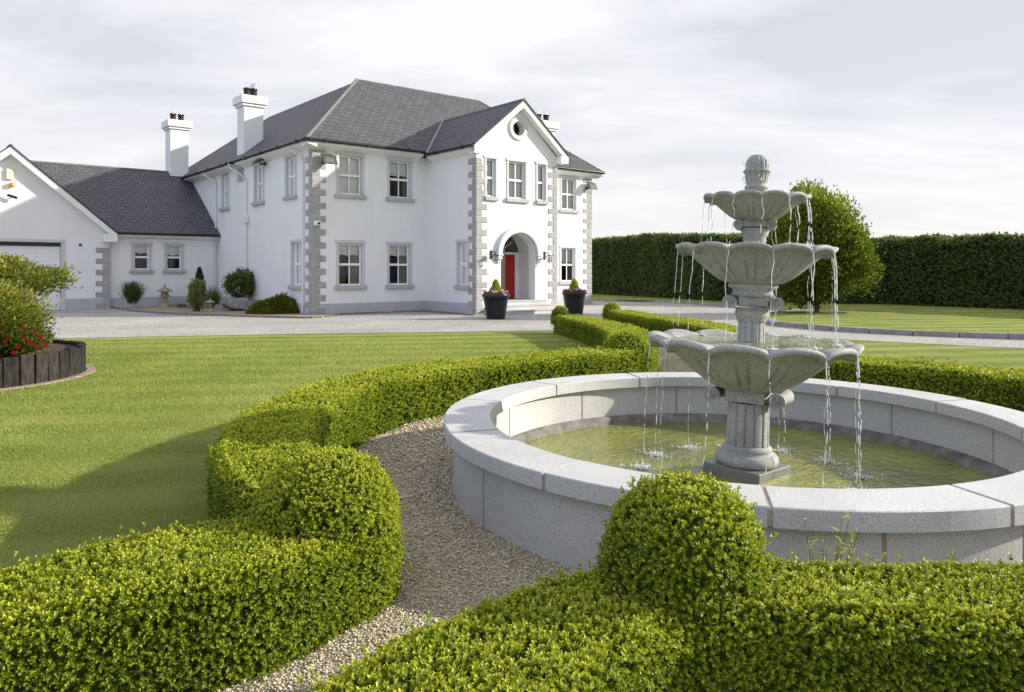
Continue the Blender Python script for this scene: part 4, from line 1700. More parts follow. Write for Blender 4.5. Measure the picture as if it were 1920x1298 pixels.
porch_front()
for i, w in enumerate(p_w):
    window(front(PT), *w, bars=(1 if i == 1 else 0), blind=.97, curtain=.05, sw=.09, sillx=(.15 if i == 1 else .10))
ps_w = [(-2.52, -1.98, .98, 2.45)]
panel(left(PS0), PT, 0, 0, ZT, ps_w)
window(left(PS0), *ps_w[0], bars=0, curtain=.4)
panel(left(PS1), PT, 0, 0, ZT, [])
# open porch behind the arch
PD = 1.1


def porch_recess():
    mb = MB(front(PT))
    ap = arch_pts((A1 - A0) / 2, ATOP - ASP)
    bp = arch_pts((A1 - A0) / 2 + .16, ATOP - ASP + .12)
    TH_ = .36
    mb.quad((A0, 0, AZ0), (A0, TH_, AZ0), (A0, TH_, ASP), (A0, 0, ASP))
    mb.quad((A1, 0, AZ0), (A1, 0, ASP), (A1, TH_, ASP), (A1, TH_, AZ0))
    mb.quad((A0 - .16, TH_, AZ0), (A0 - .16, PD, AZ0), (A0 - .16, PD, ASP), (A0 - .16, TH_, ASP))
    mb.quad((A1 + .16, TH_, AZ0), (A1 + .16, TH_, ASP), (A1 + .16, PD, ASP), (A1 + .16, PD, AZ0))
    mb.quad((A0 - .16, TH_, AZ0), (A0, TH_, AZ0), (A0, TH_, ASP), (A0 - .16, TH_, ASP))
    mb.quad((A1, TH_, AZ0), (A1 + .16, TH_, AZ0), (A1 + .16, TH_, ASP), (A1, TH_, ASP))
    for p, q in zip(ap[:-1], ap[1:]):
        mb.quad((p[0], 0, p[1]), (q[0], 0, q[1]), (q[0], TH_, q[1]), (p[0], TH_, p[1]))
    for p, q, p2, q2 in zip(bp[:-1], bp[1:], ap[:-1], ap[1:]):
        mb.quad((p[0], TH_, p[1]), (q[0], TH_, q[1]), (q[0], PD, q[1]), (p[0], PD, p[1]))
        mb.quad((p[0], TH_, p[1]), (q[0], TH_, q[1]), (q2[0], TH_, q2[1]), (p2[0], TH_, p2[1]))
    mb.build('wall', M['render'], house, flip=False)
    fl = MB(front(PT))
    fl.quad((A0 - .16, 0, AZ0 - .002), (A1 + .16, 0, AZ0 - .002), (A1 + .16, PD, AZ0 - .002), (A0 - .16, PD, AZ0 - .002))
    fl.build('porch_floor', M['granite'], house)
    d = MB(front(PT))
    x0, x1 = A0 + .08, A1 - .06
    d.cbox(x0, x1, PD - .05, PD - .005, AZ0 + .03, ASP + .02, .006)
    for (a, b) in ((x0 + .12, (x0 + x1) / 2 - .06), ((x0 + x1) / 2 + .06, x1 - .12)):
        for (c, e) in ((AZ0 + .15, AZ0 + .62), (AZ0 + .75, ASP - .12)):
            d.cbox(a, b, PD - .066, PD - .05, c, e, .014)
    door = d.build('door', M['red'], house)
    k = MB(front(PT))
    k.tube([(x1 - .09, PD - .05, AZ0 + .95), (x1 - .09, PD - .11, AZ0 + .95)], .03, 10)
    k.build('door_knob', M['steel'], door)
    f = MB(front(PT))
    f.cbox(x0 - .08, x0, PD - .08, PD, AZ0, ASP + .1, .008)
    f.cbox(x1, x1 + .08, PD - .08, PD, AZ0, ASP + .1, .008)
    f.cbox(x0, x1, PD - .08, PD, ASP + .022, ASP + .1, .008)
    f.cbox(A0 - .158, x0 - .08, PD - .03, PD, AZ0, ASP + .1, .006)
    f.cbox(x1 + .08, A1 + .158, PD - .03, PD, AZ0, ASP + .1, .006)
    c = (A0 + A1) / 2
    for w in (35, 90, 145):
        r = .74
        f.tube([(c + .1 * math.cos(R(w)), PD - .04, ASP + .1 + .08 * math.sin(R(w))), (c + r * math.cos(R(w)), PD - .04, ASP + .1 + r * .92 * math.sin(R(w)))], .018, 6)
    f.build('door_frame', M['upvc'], door)
    g = MB(front(PT))
    g.poly([(x, PD - .012, max(z, ASP + .05)) for x, z in bp])
    g.build('fanlight', M['glass'], door, flip=False)
    g = MB(front(PT))
    g.poly([(x, PD + .3, max(z, ASP)) for x, z in bp])
    g.build('interior', M['room'], door, flip=False)
    # projecting arch band and its brackets
    b = MB(front(PT))
    n = 36
    c = (A0 + A1) / 2
    hw, rs = (A1 - A0) / 2, ATOP - ASP
    prof = [(.0, .02), (.0, -.10), (.03, -.13), (.19, -.13), (.225, -.10), (.225, .02)]
    pts, F = [], []
    for k in range(n + 1):
        w = math.pi * k / n
        for e, dd in prof:
            pts.append((c - (hw + e) * math.cos(w), dd, ASP + (rs + e) * math.sin(w)))
    m = len(prof)
    for k in range(n):
        for j in range(m - 1):
            F.append((k * m + j, k * m + j + 1, (k + 1) * m + j + 1, (k + 1) * m + j))
    b.add(pts, F)
    arch = b.build('arch_moulding', M['surround_white'], house)
    for sx, x in ((-1, A0 - .12), (1, A1 + .12)):
        q = MB(front(PT))
        q.cbox(x - .13, x + .13, -.15, .02, ASP - .06, ASP - .002, .01)
        q.cbox(x - .10, x + .10, -.13, .02, ASP - .20, ASP - .062, .02)
        q.cbox(x - .085, x + .085, -.085, .02, ASP - .30, ASP - .202, .02)
        q.build('corbel', M['surround_white'], arch)


M['surround_white'] = speckled('white_moulding', [(0.3, (0.55, 0.55, 0.555)), (0.7, (0.61, 0.61, 0.61))], 3, 0.8, 0.1, 0.004, 60)
porch_recess()
for k, (ex, tz) in enumerate(((.62, .95), (.36, .62), (.12, .31))):
    mb = MB(front(PT))
    z1 = .15 * (k + 1)
    mb.cbox(A0 - .12 - ex, A1 + .12 + ex, -tz, -.002, (z1 - .15 if k else -.05), z1 - .035, .006)
    mb.cbox(A0 - .14 - ex, A1 + .14 + ex, -tz - .025, -.002, z1 - .034, z1, .008)
    mb.build('step', M['granite'], house)

# painted plinth, a touch proud of the render
for a, b, c, d, h in ((0, 4.37, -.018, -.001, .38), (7.98, 12.79, -.018, -.001, .38), (-.018, -.001, -.018, 15.3, .38), (PS0 - .018, PS0 - .001, PT - .018, -.019, .38),
                      (PS0, A0 - .75, PT - .018, PT - .001, .38), (A1 + .75, PS1, PT - .018, PT - .001, .38), (-4.13, -.02, 9.182, 9.199, .42), (-5.60, -4.112, 8.982, 8.999, .42)):
    MB(W).box(a, b, c, d, 0, h).build('plinth', M['plinth'], house)


def quoins(s0, t0, ds, dt, ztop, ls=.47, ss=.27, lt=.50, st=.26, h=.22, z0=.02):
    mb = MB(W)
    z, k = z0, 0
    while z + .12 < ztop:
        z1 = min(z + h, ztop)
        a, b = (ls, st) if k % 2 == 0 else (ss, lt)
        sa, sb = sorted((s0 - ds * .022, s0 + ds * a))
        ta, tb = sorted((t0 - dt * .022, t0 + dt * b))
        mb.cbox(sa, sb, ta, tb, z + .006, z1 - .006, .014)
        z, k = z1, k + 1
    return mb.build('corner_quoin', M['quoin'], house)


quoins(0, 0, 1, 1, 5.56)
quoins(PS0, PT, 1, 1, 5.42, .46, .24, .44, .22)
quoins(PS1, PT, -1, 1, 5.42, .42, .20, .44, .22)
quoins(12.79, 0, -1, 1, 5.56, .50, .25, .5, .25)
quoins(-4.13, 9.0, -1, 1, 2.5, .47, .24, .19, .19, .215)


def roof_face(mb, pts, mi=0):
    """first edge is the eave"""
    P = [Vector(W(*p)) for p in pts]
    e = (P[1] - P[0]).normalized()
    n = e.cross(P[2] - P[0]).normalized()
    up = n.cross(e)
    if up.z < 0:
        up = -up
    uv = [((p - P[0]).dot(e), (p - P[0]).dot(up)) for p in P]
    mb.fn = W
    mb.poly(pts, mi, uv)


ZE = 5.80
Ac, Bc = (-.38, -.38, ZE), (13.17, -.38, ZE)
r1, r2 = (3.44, 3.5, 9.08), (9.35, 3.5, 9.08)
r1b, r3 = (3.44, 3.75, 8.98), (3.44, 12.2, 8.98)
Dc, Ec = (-.38, 15.7, ZE), (7.26, 15.7, ZE)
mb = MB(W)
roof_face(mb, [Ac, Bc, r2, r1])
roof_face(mb, [Ac, r1b, r1])
roof_face(mb, [Dc, Ac, r1b, r3])
roof_face(mb, [Bc, (13.17, 7.4, ZE), r2])
roof_face(mb, [(13.17, 7.4, ZE), (3.4, 7.4, ZE), r1, r2])
roof_face(mb, [(7.26, 7.2, ZE), Ec, r3, r1b])
roof_face(mb, [Ec, Dc, r3])
roof = mb.build('roof', M['slate'], house, flip=False)


def capping(path, r=.065, mat='ridge'):
    mb = MB(W)
    P = [np.array(p, float) for p in path]
    q = []
    for a, b in zip(P[:-1], P[1:]):
        n = max(2, int(np.linalg.norm(b - a) / .4))
        q += [a + (b - a) * k / n for k in range(n)]
    q.append(P[-1])
    q = [tuple(p + np.array([0, 0, -.03 + (.008 if i % 2 else 0)])) for i, p in enumerate(q)]
    mb.tube(q, r, 8)
    return mb.build('ridge_capping', M[mat], roof)


capping([Ac, r1])
capping([r1, r2], .05)
capping([r1b, r3], .045)
capping([r3, Dc], .045)
capping([r2, Bc], .05)


def verge(xc, z_apex, xe, ze, t0, t1, sgn, wd=.21):
    """white barge board along one gable slope"""
    dx, dz = xe - xc, ze - z_apex
    mb = MB(W)
    mb.prism([(xc, z_apex - .04), (xe, ze - .04), (xe, ze - .04 - wd), (xc, z_apex - .04 - wd * 1.12)], t0, t1)
    return mb


# porch roof
pe0, pe1, pz, pa = 4.08, 8.27, 5.70, 7.46
tv = -.38 + (pa - ZE) / ((9.08 - ZE) / 3.88)
te = -.38 + (pz - ZE) / ((9.08 - ZE) / 3.88)
mb = MB(W)
roof_face(mb, [(pe0, te, pz), (pe0, -3.32, pz), (PM, -3.32, pa), (PM, tv, pa)])
roof_face(mb, [(pe1, -3.32, pz), (pe1, te, pz), (PM, tv, pa), (PM, -3.32, pa)])
proof = mb.build('roof', M['slate'], house, flip=False)
mb = MB(W)
mb.tube([(PM, -3.32, pa - .02), (PM, tv, pa - .02)], .06, 8)
mb.build('ridge_capping', M['ridge'], proof)
mb = MB(W)
mb.tube([(pe0 - .02, te, pz + .01), (PM, tv, pa + .02)], .05, 6)
mb.build('valley_flashing', M['lead'], proof)
for sg, xe in ((-1, pe0), (1, pe1)):
    b = verge(PM, pa, xe, pz, -3.30, -3.004, sg)
    # boxed foot of the barge board
    xa, xb = sorted((xe, xe - sg * .34))
    b.box(xa, xb, -3.296, -3.006, pz - .30, pz - .05)
    b.build('bargeboard', M['fascia'], house)
    v = MB(W)
    v.prism([(PM, pa + .012), (xe + sg * .02, pz + .008), (xe + sg * .02, pz - .035), (PM, pa - .035)], -3.345, -3.302)
    v.build('verge_trim', M['gutter'], house)

# fascias and gutters: (frame, a0, a1, z, overhang)


def eaves(fn, a0, a1, z, ov=.36, name='fascia'):
    mb = MB(fn)
    mb.add([(a0, -ov, z - .03), (a1, -ov, z - .03), (a1, -ov, z - .15), (a0, -ov, z - .15), (a0, -.001, z - .26), (a1, -.001, z - .26)],
           [(0, 1, 2, 3), (3, 2, 5, 4)])
    mb.add([(a0, -ov, z - .03), (a0, -ov, z - .15), (a0, -.001, z - .26), (a0, -.001, z - .03)], [(0, 1, 2, 3)])
    mb.add([(a1, -ov, z - .03), (a1, -ov, z - .15), (a1, -.001, z - .26), (a1, -.001, z - .03)], [(0, 1, 2, 3)])
    mb.build(name, M['fascia'], house)
    g = MB(fn)
    g.tube([(a0, -ov - .055, z - .035), (a1, -ov - .055, z - .035)], .062, 10)
    k = a0 + .6
    while k < a1:
        g.cbox(k - .03, k + .03, -ov - .13, -ov - .004, z - .105, z + .03, .008)
        k += 1.55
    g.build('gutter', M['gutter'], house)


eaves(front(0), -.36, 4.05, ZE)
eaves(front(0), 8.2, 13.15, ZE)
eaves(left(0), -.36, 6.15, ZE)
eaves(left(0), 6.9, 15.6, ZE)
eaves(left(PS0), -3.29, -.42, pz, .27)
eaves(front(9.2), -3.9, -.02, 3.0, .30)


def wall_round(fn, mb):
    return mb


def chimney(s0, s1, t0, t1, zb, zt, pots, cap=.14):
    mb = MB(W)
    mb.cbox(s0, s1, t0, t1, zb, zt, .01)
    mb.cbox(s0 - cap * .5, s1 + cap * .5, t0 - cap * .5, t1 + cap * .5, zt + .001, zt + .10, .01)
    mb.cbox(s0 - cap, s1 + cap, t0 - cap, t1 + cap, zt + .101, zt + .42, .02)
    c = mb.build('chimney', M['render'], house)
    for (ps, pt, cowl) in pots:
        p = MB(W)
        z = zt + .42
        n = 14
        prof = [(.15, 0), (.15, .05), (.125, .07), (.125, .30), (.145, .31), (.145, .36), (.10, .36)]
        pts = [(ps + r * math.cos(2 * math.pi * k / n), pt + r * math.sin(2 * math.pi * k / n), z + h) for r, h in prof for k in range(n)]
        p.add(pts, [(i * n + k, i * n + (k + 1) % n, (i + 1) * n + (k + 1) % n, (i + 1) * n + k) for i in range(len(prof) - 1) for k in range(n)], 0, True)
        pot = p.build('chimney_pot', M['chimney_pot'], c)
        q = MB(W)
        if cowl == 'dome':
            prof = [(.13, .36), (.135, .46), (.11, .54), (.05, .585), (0.001, .59)]
        else:
            prof = [(.05, .36), (.03, .5), (.012, .62), (.001, .63)]
        pts = [(ps + r * math.cos(2 * math.pi * k / n), pt + r * math.sin(2 * math.pi * k / n), z + h) for r, h in prof for k in range(n)]
        q.add(pts, [(i * n + k, i * n + (k + 1) % n, (i + 1) * n + (k + 1) % n, (i + 1) * n + k) for i in range(len(prof) - 1) for k in range(n)], 0, True)
        q.build('cowl', M['steel'], pot)
    return c


chimney(.0, .77, 6.16, 6.89, 5.0, 8.02, [(.25, 6.5, 'spike'), (.50, 6.45, 'dome')])
chimney(-.85, -.06, 13.0, 13.8, 4.5, 8.02, [(-.62, 13.4, 'spike'), (-.28, 13.4, 'spike')])
chimney(12.0, 12.72, 2.2, 2.95, 5.0, 7.9, [(12.05, 2.6, 'spike'), (12.42, 2.5, 'spike')])

# garage and linking wing
GA = -7.33
g_door = (-9.0, -5.73, 0.0, 2.54)
panel(front(9.0), -10.53, -4.13, 0, 2.85, [g_door], rev=.22, tri=[(-10.53, 2.85), (-4.13, 2.85), (GA, 5.72)])
panel(left(-4.13), 9.0, 9.2, 0, 2.85, [])
wg = [(-3.22, -2.66, 1.52, 2.54), (-2.02, -1.44, 1.52, 2.54)]
panel(front(9.2), -4.13, 0, 0, 2.96, wg)
for i, w in enumerate(wg):
    window(front(9.2), *w, bars=0, blind=(.38 if i == 0 else .45), sw=.10, sillx=.16)
mb = MB(front(9.0))
mb.box(g_door[0], g_door[1], .12, .2, 2.40, 2.54)
mb.build('door_head', M['gutter'], house)
mb = MB(front(9.0))
z = 0.01
while z < 2.38:
    mb.cbox(g_door[0] + .005, g_door[1] - .005, .17, .21, z, z + .098, .012)
    z += .10
mb.build('garage_door', M['upvc'], house)
mb = MB(front(9.0))
mb.cbox(g_door[1] + .002, g_door[1] + .13, -.02, .02, 0, 2.54, .008)
mb.cbox(g_door[0] - .13, g_door[1] + .13, -.022, .02, 2.542, 2.66, .008)
mb.build('door_surround', M['surround'], house)
mb = MB(W)
roof_face(mb, [(-3.92, 16.9, 2.95), (-3.92, 8.68, 2.95), (GA, 8.68, 6.0), (GA, 16.9, 6.0)])
roof_face(mb, [(-10.74, 8.68, 2.95), (-10.74, 16.9, 2.95), (GA, 16.9, 6.0), (GA, 8.68, 6.0)])
groof = mb.build('roof', M['slate'], house, flip=False)
mb = MB(W)
mb.tube([(GA, 8.68, 5.98), (GA, 16.9, 5.98)], .07, 8)
mb.build('ridge_capping', M['ridge'], groof)
mb = MB(W)
roof_face(mb, [(-3.97, 8.84, 3.0), (.0, 8.84, 3.0), (.0, 13.3, 6.06), (-7.36, 13.3, 6.06)])
roof_face(mb, [(.0, 17.7, 3.0), (-3.97, 17.7, 3.0), (-7.36, 13.3, 6.06), (.0, 13.3, 6.06)])
wroof = mb.build('roof', M['slate'], house, flip=False)
mb = MB(W)
mb.tube([(-7.3, 13.3, 6.04), (-.9, 13.3, 6.04)], .06, 8)
mb.build('ridge_capping', M['ridge'], wroof)
for sg, xe in ((1, -3.92), (-1, -10.74)):
    b = verge(GA, 6.0, xe, 2.95, 8.66, 8.996, sg, .24)
    xa, xb = sorted((xe, xe - sg * .46))
    b.box(xa, xb, 8.665, 8.99, 2.60, 2.90)
    b.build('bargeboard', M['fascia'], house)
    v = MB(W)
    v.prism([(GA, 6.012), (xe + sg * .02, 2.958), (xe + sg * .02, 2.915), (GA, 5.965)], 8.62, 8.658)
    v.build('verge_trim', M['gutter'], house)
panel(front(16.8), -10.53, 0, 0, 2.9, [])


def downpipe(path, r=.036):
    mb = MB(W)
    mb.tube(path, r, 8)
    # brackets
    a, b = path[-2], path[-1]
    z = a[2] - .4
    while z > b[2]:
        mb.cbox(a[0] - .045, a[0] + .045, a[1] - .045, a[1] + .045, z - .02, z + .02, .006)
        z -= 1.1
    return mb.build('downpipe', M['pipe'], house)


downpipe([(-.40, 6.75, 5.74), (-.36, 6.7, 5.6), (-.07, 6.1, 5.25), (-.07, 5.75, 4.95), (-.07, 5.72, 3.2), (-.07, 5.72, .3)])
downpipe([(-.40, .98, 5.74), (-.36, .95, 5.6), (-.07, .66, 5.3), (-.07, .60, 5.1), (-.07, .60, .05)])
downpipe([(-.12, 8.85, 2.95), (-.12, 8.9, 2.8), (-.12, 9.12, 2.65), (-.12, 9.12, .1)])
downpipe([(-.40, 9.9, 5.74), (-.36, 9.8, 5.6), (-.07, 9.3, 5.3), (-.07, 9.25, 5.1), (-.07, 9.25, 3.3)])
mb = MB(W)
mb.cbox(-.14, -.002, 5.55, 5.9, 3.35, 3.62, .02)
mb.build('pipe_hopper', M['pipe'], house)

# ---- fittings on the walls: things of their own


def floodlight(s, t, z, nrm, label, sz=.42):
    """nrm 's' faces -s (left wall), 't' faces the front"""
    p = W(s, t, z)
    e = empty('floodlight', p, label, 'floodlight', 'floodlights under the eaves')
    if nrm == 't':
        def fn(a, d, h):
            c, q = math.cos(R(28)), math.sin(R(28))
            return W(s + a, t - .30 - (d * c - h * q), z + d * -q + h * c)
        brk = [(s - .08, t, z - .08), (s - .05, t - .2, z - .08)]
    else:
        def fn(a, d, h):
            c, q = math.cos(R(62)), math.sin(R(62))
            return W(s - .30 - (d * c - h * q), t + a, z + d * -q + h * c)
        brk = [(s, t, z - .05), (s - .22, t, z - .05)]
    hs = MB(fn)
    hs.cbox(-sz / 2, sz / 2, -.14, 0, -sz * .36, sz * .36, .025)
    hs.cbox(-sz / 2 - .02, sz / 2 + .02, .001, .03, -sz * .36 - .02, sz * .36 + .02, .01)
    h_ = hs.build('housing', M['lamp_grey'], e)
    g = MB(fn)
    g.quad((-sz / 2 + .07, .034, -sz * .36 + .06), (sz / 2 - .07, .034, -sz * .36 + .06), (sz / 2 - .07, .034, sz * .36 - .08), (-sz / 2 + .07, .034, sz * .36 - .08))
    g.build('lens', M['lamp_glass'], h_)
    b = MB(W)
    b.tube(brk, .035, 8)
    b.cbox(brk[0][0] - .06, brk[0][0] + .06, brk[0][1] - .06, brk[0][1] + .005, brk[0][2] - .06, brk[0][2] + .06, .01)
    b.build('bracket', M['lamp_grey'], e)


floodlight(.45, 0, 5.18, 't', 'square grey floodlight above the quoins at the left end of the house front', .46)
floodlight(12.55, 0, 5.16, 't', 'square grey floodlight at the right end of the house front', .42)
floodlight(0, 3.95, 5.50, 's', 'flat grey floodlight sticking out from the shaded left wall of the house', .46)


def wall_lantern(s, label):
    z = 2.02
    e = empty('wall_light', W(s, PT, z), label, 'wall light', 'black iron lights either side of the arch')
    b = MB(W)
    b.cbox(s - .05, s + .05, PT - .02, PT, z - .14, z + .16, .008)
    b.tube([(s, PT - .02, z + .06), (s, PT - .12, z + .12), (s, PT - .22, z + .10), (s, PT - .26, z + .02)], .014, 6)
    b.tube([(s, PT - .02, z - .08), (s, PT - .10, z - .04), (s, PT - .17, z + .02), (s, PT - .22, z + .10)], .010, 6)
    b.build('bracket', M['black_metal'], e)
    c = MB(W)
    c.cbox(s - .075, s + .075, PT - .335, PT - .185, z - .02, z + .02, .01)
    for i in (-1, 1):
        for j in (-1, 1):
            c.tube([(s + i * .06, PT - .26 + j * .06, z - .02), (s + i * .045, PT - .26 + j * .045, z - .18)], .007, 5)
    c.cbox(s - .055, s + .055, PT - .315, PT - .205, z - .20, z - .18, .005)
    c.build('lantern_cage', M['black_metal'], e)


wall_lantern(4.98, 'black iron wall light left of the front door arch')
wall_lantern(7.38, 'black iron wall light right of the front door arch')
# security camera on the corner
e = empty('security_camera', W(.16, -.02, 3.08), 'small white security camera on the grey corner quoins', 'security camera')
mb = MB(W)
mb.cbox(.02, .24, -.12, -.023, 2.98, 3.14, .02)
mb.build('housing', M['upvc'], e)
mb = MB(W)
mb.tube([(.16, -.13, 3.05), (.16, -.165, 3.05)], .04, 12)
mb.build('lens', M['black_metal'], e)
# alarm, strobe and camera on the garage gable
mb = MB(W)
mb.cbox(-7.45, -7.22, 8.9, 8.998, 4.78, 5.18, .02)
o = tag(mb.build('alarm_box', M['beige']), 'cream alarm box high on the garage gable', 'alarm box')
mb = MB(W)
mb.lathe([(.0, 4.50), (.06, 4.51), (.085, 4.56), (.085, 4.66), (.0, 4.68)], (-7.27, 8.91), 14)
o = tag(mb.build('strobe_light', M['orange']), 'orange alarm strobe below the cream box on the garage gable', 'strobe light')
e = empty('security_camera', W(-7.2, 9.0, 4.15), 'small black camera on a bracket below the orange strobe', 'security camera')
mb = MB(W)
mb.tube([(-7.3, 8.995, 4.12), (-7.3, 8.85, 4.14)], .018, 6)
mb.build('bracket', M['black_metal'], e)
mb = MB(W)
mb.tube([(-7.42, 8.84, 4.22), (-7.12, 8.80, 4.12)], .05, 10)
mb.build('housing', M['black_metal'], e)
mb = MB(W)
mb.cbox(-5.16, -5.06, 8.97, 8.999, 2.42, 2.52, .01)
tag(mb.build('wall_vent', M['lamp_grey']), 'small grey square vent on the garage wall right of the door', 'vent')

# ------------------------------------------------------------------ planters by the steps


def planter(x, y, r, h, label, lab2, lab3, cols):
    t = empty('planter', (x, y, 0), label, 'planter', 'black planters beside the steps')
    mb = MB()
    pr = [(0, .005), (r * .66, .005), (r * .68, .02), (r * .92, h * .86), (r * .97, h * .86), (r * .97, h * .905), (r * 1.0, h * .91), (r * 1.02, h * .97), (r * 1.0, h), (r * .92, h), (r * .90, h * .9)]
    mb.lathe(pr, (x, y), 48)
    mb.build('pot', M['pot_black'], t)
    s = MB()
    s.lathe([(0, h * .93), (r * .91, h * .91)], (x, y), 32)
    s.build('compost', M['soil'], t)
    # golden conifer
    c = empty('conifer', (x, y, h * .92), lab2, 'conifer', 'golden conifers in the planters')
    n = 1500
    u_ = rng.uniform(0, 1, n) ** 1.2
    a = rng.uniform(0, 2 * np.pi, n)
    rr = .20 * (1 - u_) ** .8 * rng.uniform(.6, 1.05, n)
    p = np.stack([x + rr * np.cos(a), y + rr * np.sin(a), h * .93 + .03 + .42 * u_], 1)
    d = np.stack([np.cos(a) * .4, np.sin(a) * .4, np.full(n, 1.)], 1)
    leaf_cloud('foliage', p, d, .07, M['golden_leaf'], c, .3, .55, .22)
    twig_mesh('stem', [([(x, y, h * .9), (x, y, h * .93 + .35)], [.012, .005])], M['bark'], c)
    # pansies
    f = empty('bedding_flowers', (x, y, h * .92), lab3, 'flowers', 'flowers round the conifers')
    n = 900
    a = rng.uniform(0, 2 * np.pi, n)
    rr = r * .9 * np.sqrt(rng.uniform(.1, 1, n))
    p = np.stack([x + rr * np.cos(a), y + rr * np.sin(a), h * .93 + rng.uniform(0, .10, n)], 1)
    leaf_cloud('foliage', p, np.tile([[0, 0, 1.]], (n, 1)), .05, M['dark_leaf'], f, .6, .5, .2)
    for i in range(34):
        w = random.uniform(0, 2 * math.pi)
        q = r * .95 * math.sqrt(random.uniform(.15, 1))
        b = MB()
        cx, cy, cz = x + q * math.cos(w), y + q * math.sin(w), h * .96 + random.uniform(.05, .15)
        ax = Vector((math.cos(w) * .5, math.sin(w) * .5 - .6, .6)).normalized()
        a1 = ax.cross(Vector((0, 0, 1))).normalized()
        a2 = ax.cross(a1)
        for k in range(5):
            v0, v1 = k * 1.257, k * 1.257 + 1.2
            c0 = Vector((cx, cy, cz))
            pr_ = [c0 - ax * .008] + [c0 + (a1 * math.cos(v) + a2 * math.sin(v)) * rr_ for v, rr_ in ((v0, .025), ((v0 * 2 + v1) / 3, .042), ((v0 + 2 * v1) / 3, .042), (v1, .025))]
            b.add(pr_, [(0, 1, 2, 3, 4)])
        b.build('flower', M[cols[i % len(cols)]], f, flip=False)


planter(-.50, 22.2, .42, .77, 'glossy black planter left of the front steps', 'small golden conifer in the planter left of the steps',
        'purple and peach flowers in the planter left of the steps', ['petal_pink', 'petal_plum', 'petal_peach', 'petal_peach', 'petal_plum', 'petal_pink'])
planter(2.10, 24.4, .42, .77, 'glossy black planter right of the front steps by the hedge end', 'small golden conifer in the planter right of the steps',
        'pink and white flowers in the planter right of the steps', ['petal_pink', 'petal_plum', 'petal_pink', 'petal_peach'])

# ------------------------------------------------------------------ rockery bed against the house
bed = [w2(-4.0, 9.15), gp(213, 578.5), gp(254, 585), gp(347, 591), gp(420, 593), gp(467, 595), gp(583, 597.5), gp(604, 596), w2(.9, -.30), w2(4.0, -.30), w2(4.0, -3.35), w2(4.62, -3.35), w2(4.62, -3.0),
       w2(4.37, -3.0), w2(4.37, 0), w2(0, 0), w2(0, 9.2)]
sheet('gravel_bed', bed, .03, M['soil_bed'])


def edging(pts, mat='edging'):
    mb = MB()
    for a, b in zip(pts[:-1], pts[1:]):
        a, b = np.array(a), np.array(b)
        t = (b - a) / np.linalg.norm(b - a)
        s = np.array([-t[1], t[0]]) * .05
        b = b - t * .006
        mb.slab([tuple(a - s), tuple(b - s), tuple(b + s), tuple(a + s)], -.03, .055 + random.uniform(0, .02))
    o = mb.build('bed_edging', M[mat])
    return tag(o, kind='structure')


edge_pts = catmull([(*p, 0, 0) for p in [w2(-4.0, 9.1), gp(213, 578.5), gp(254, 585), gp(347, 591), gp(420, 593), gp(467, 595), gp(583, 597.5), gp(604, 596)]], .45)[:, :2]
edging([tuple(p) for p in edge_pts])
edging([w2(.9 + .5 * k, -.30) for k in range(7)] + [w2(4.0, -.30)] + [w2(4.0, -.30 - .5 * k) for k in range(1, 7)] + [w2(4.0, -3.35), w2(4.62, -3.35)])


def rock(x, y, r, h, seed, label, sx=1.0, ang=0):
    import bmesh
    bm = bmesh.new()
    bmesh.ops.create_icosphere(bm, subdivisions=4, radius=1)
    V = np.array([v.co for v in bm.verts])
    rs = np.random.default_rng(seed)
    for k in range(11):                 # cut flat facets
        n = unit(rs.normal(0, 1, (1, 3)))[0]
        dd = rs.uniform(.55, .85)
        e = V @ n - dd
        V = V - np.outer(np.maximum(e, 0), n) * .95
    V = V * (1 + .04 * vnoise(V, 4, seed)[:, None])
    for v, q in zip(bm.verts, V):
        v.co = q
    c, s = math.cos(ang), math.sin(ang)
    me = bpy.data.meshes.new('rock')
    for v in bm.verts:
        a, b, z = v.co
        a, b = a * r * sx, b * r
        v.co = (a * c - b * s, a * s + b * c, z * h * .62 + h * .36)
    bm.to_mesh(me)
    bm.free()
    me.materials.append(M['rock'])
    o = link('rock', me)
    o.location = (x, y, .02)
    return tag(o, label, 'rock', 'rocks in the gravel bed')


def stone_lantern(x, y, h, label):
    t = empty('stone_lantern', (x, y, .03), label, 'stone lantern', 'stone garden lanterns')
    k = h / .95

    def poly_lathe(prof, name, n=6, ph=.3):
        mb = MB()
        pts = [(x + r * k * math.cos(ph + 2 * math.pi * j / n), y + r * k * math.sin(ph + 2 * math.pi * j / n), .03 + z * k) for r, z in prof for j in range(n)]
        mb.add(pts, [(i * n + j, i * n + (j + 1) % n, (i + 1) * n + (j + 1) % n, (i + 1) * n + j) for i in range(len(prof) - 1) for j in range(n)])
        return mb.build(name, M['lantern'], t)
    poly_lathe([(0, 0), (.24, 0), (.24, .06), (.17, .12), (.12, .13)], 'base')
    poly_lathe([(.12, .13), (.095, .18), (.09, .34), (.12, .40), (.0, .40)], 'shaft', 12)
    poly_lathe([(.05, .40), (.19, .42), (.19, .47), (.0, .47)], 'platform')
    mb = MB()
    for j in range(4):
        w = .3 + math.pi / 2 * j
        cx, cy = x + .105 * k * math.cos(w), y + .105 * k * math.sin(w)
        mb.box(cx - .03 * k, cx + .03 * k, cy - .03 * k, cy + .03 * k, .03 + .471 * k, .03 + .62 * k)
    mb.build('light_chamber', M['lantern'], t)
    poly_lathe([(.0, .615), (.31, .63), (.31, .66), (.20, .72), (.10, .78), (.05, .80), (.0, .80)], 'cap')
    poly_lathe([(.03, .79), (.055, .83), (.05, .87), (.02, .92), (.0, .95)], 'finial', 10)
    return t


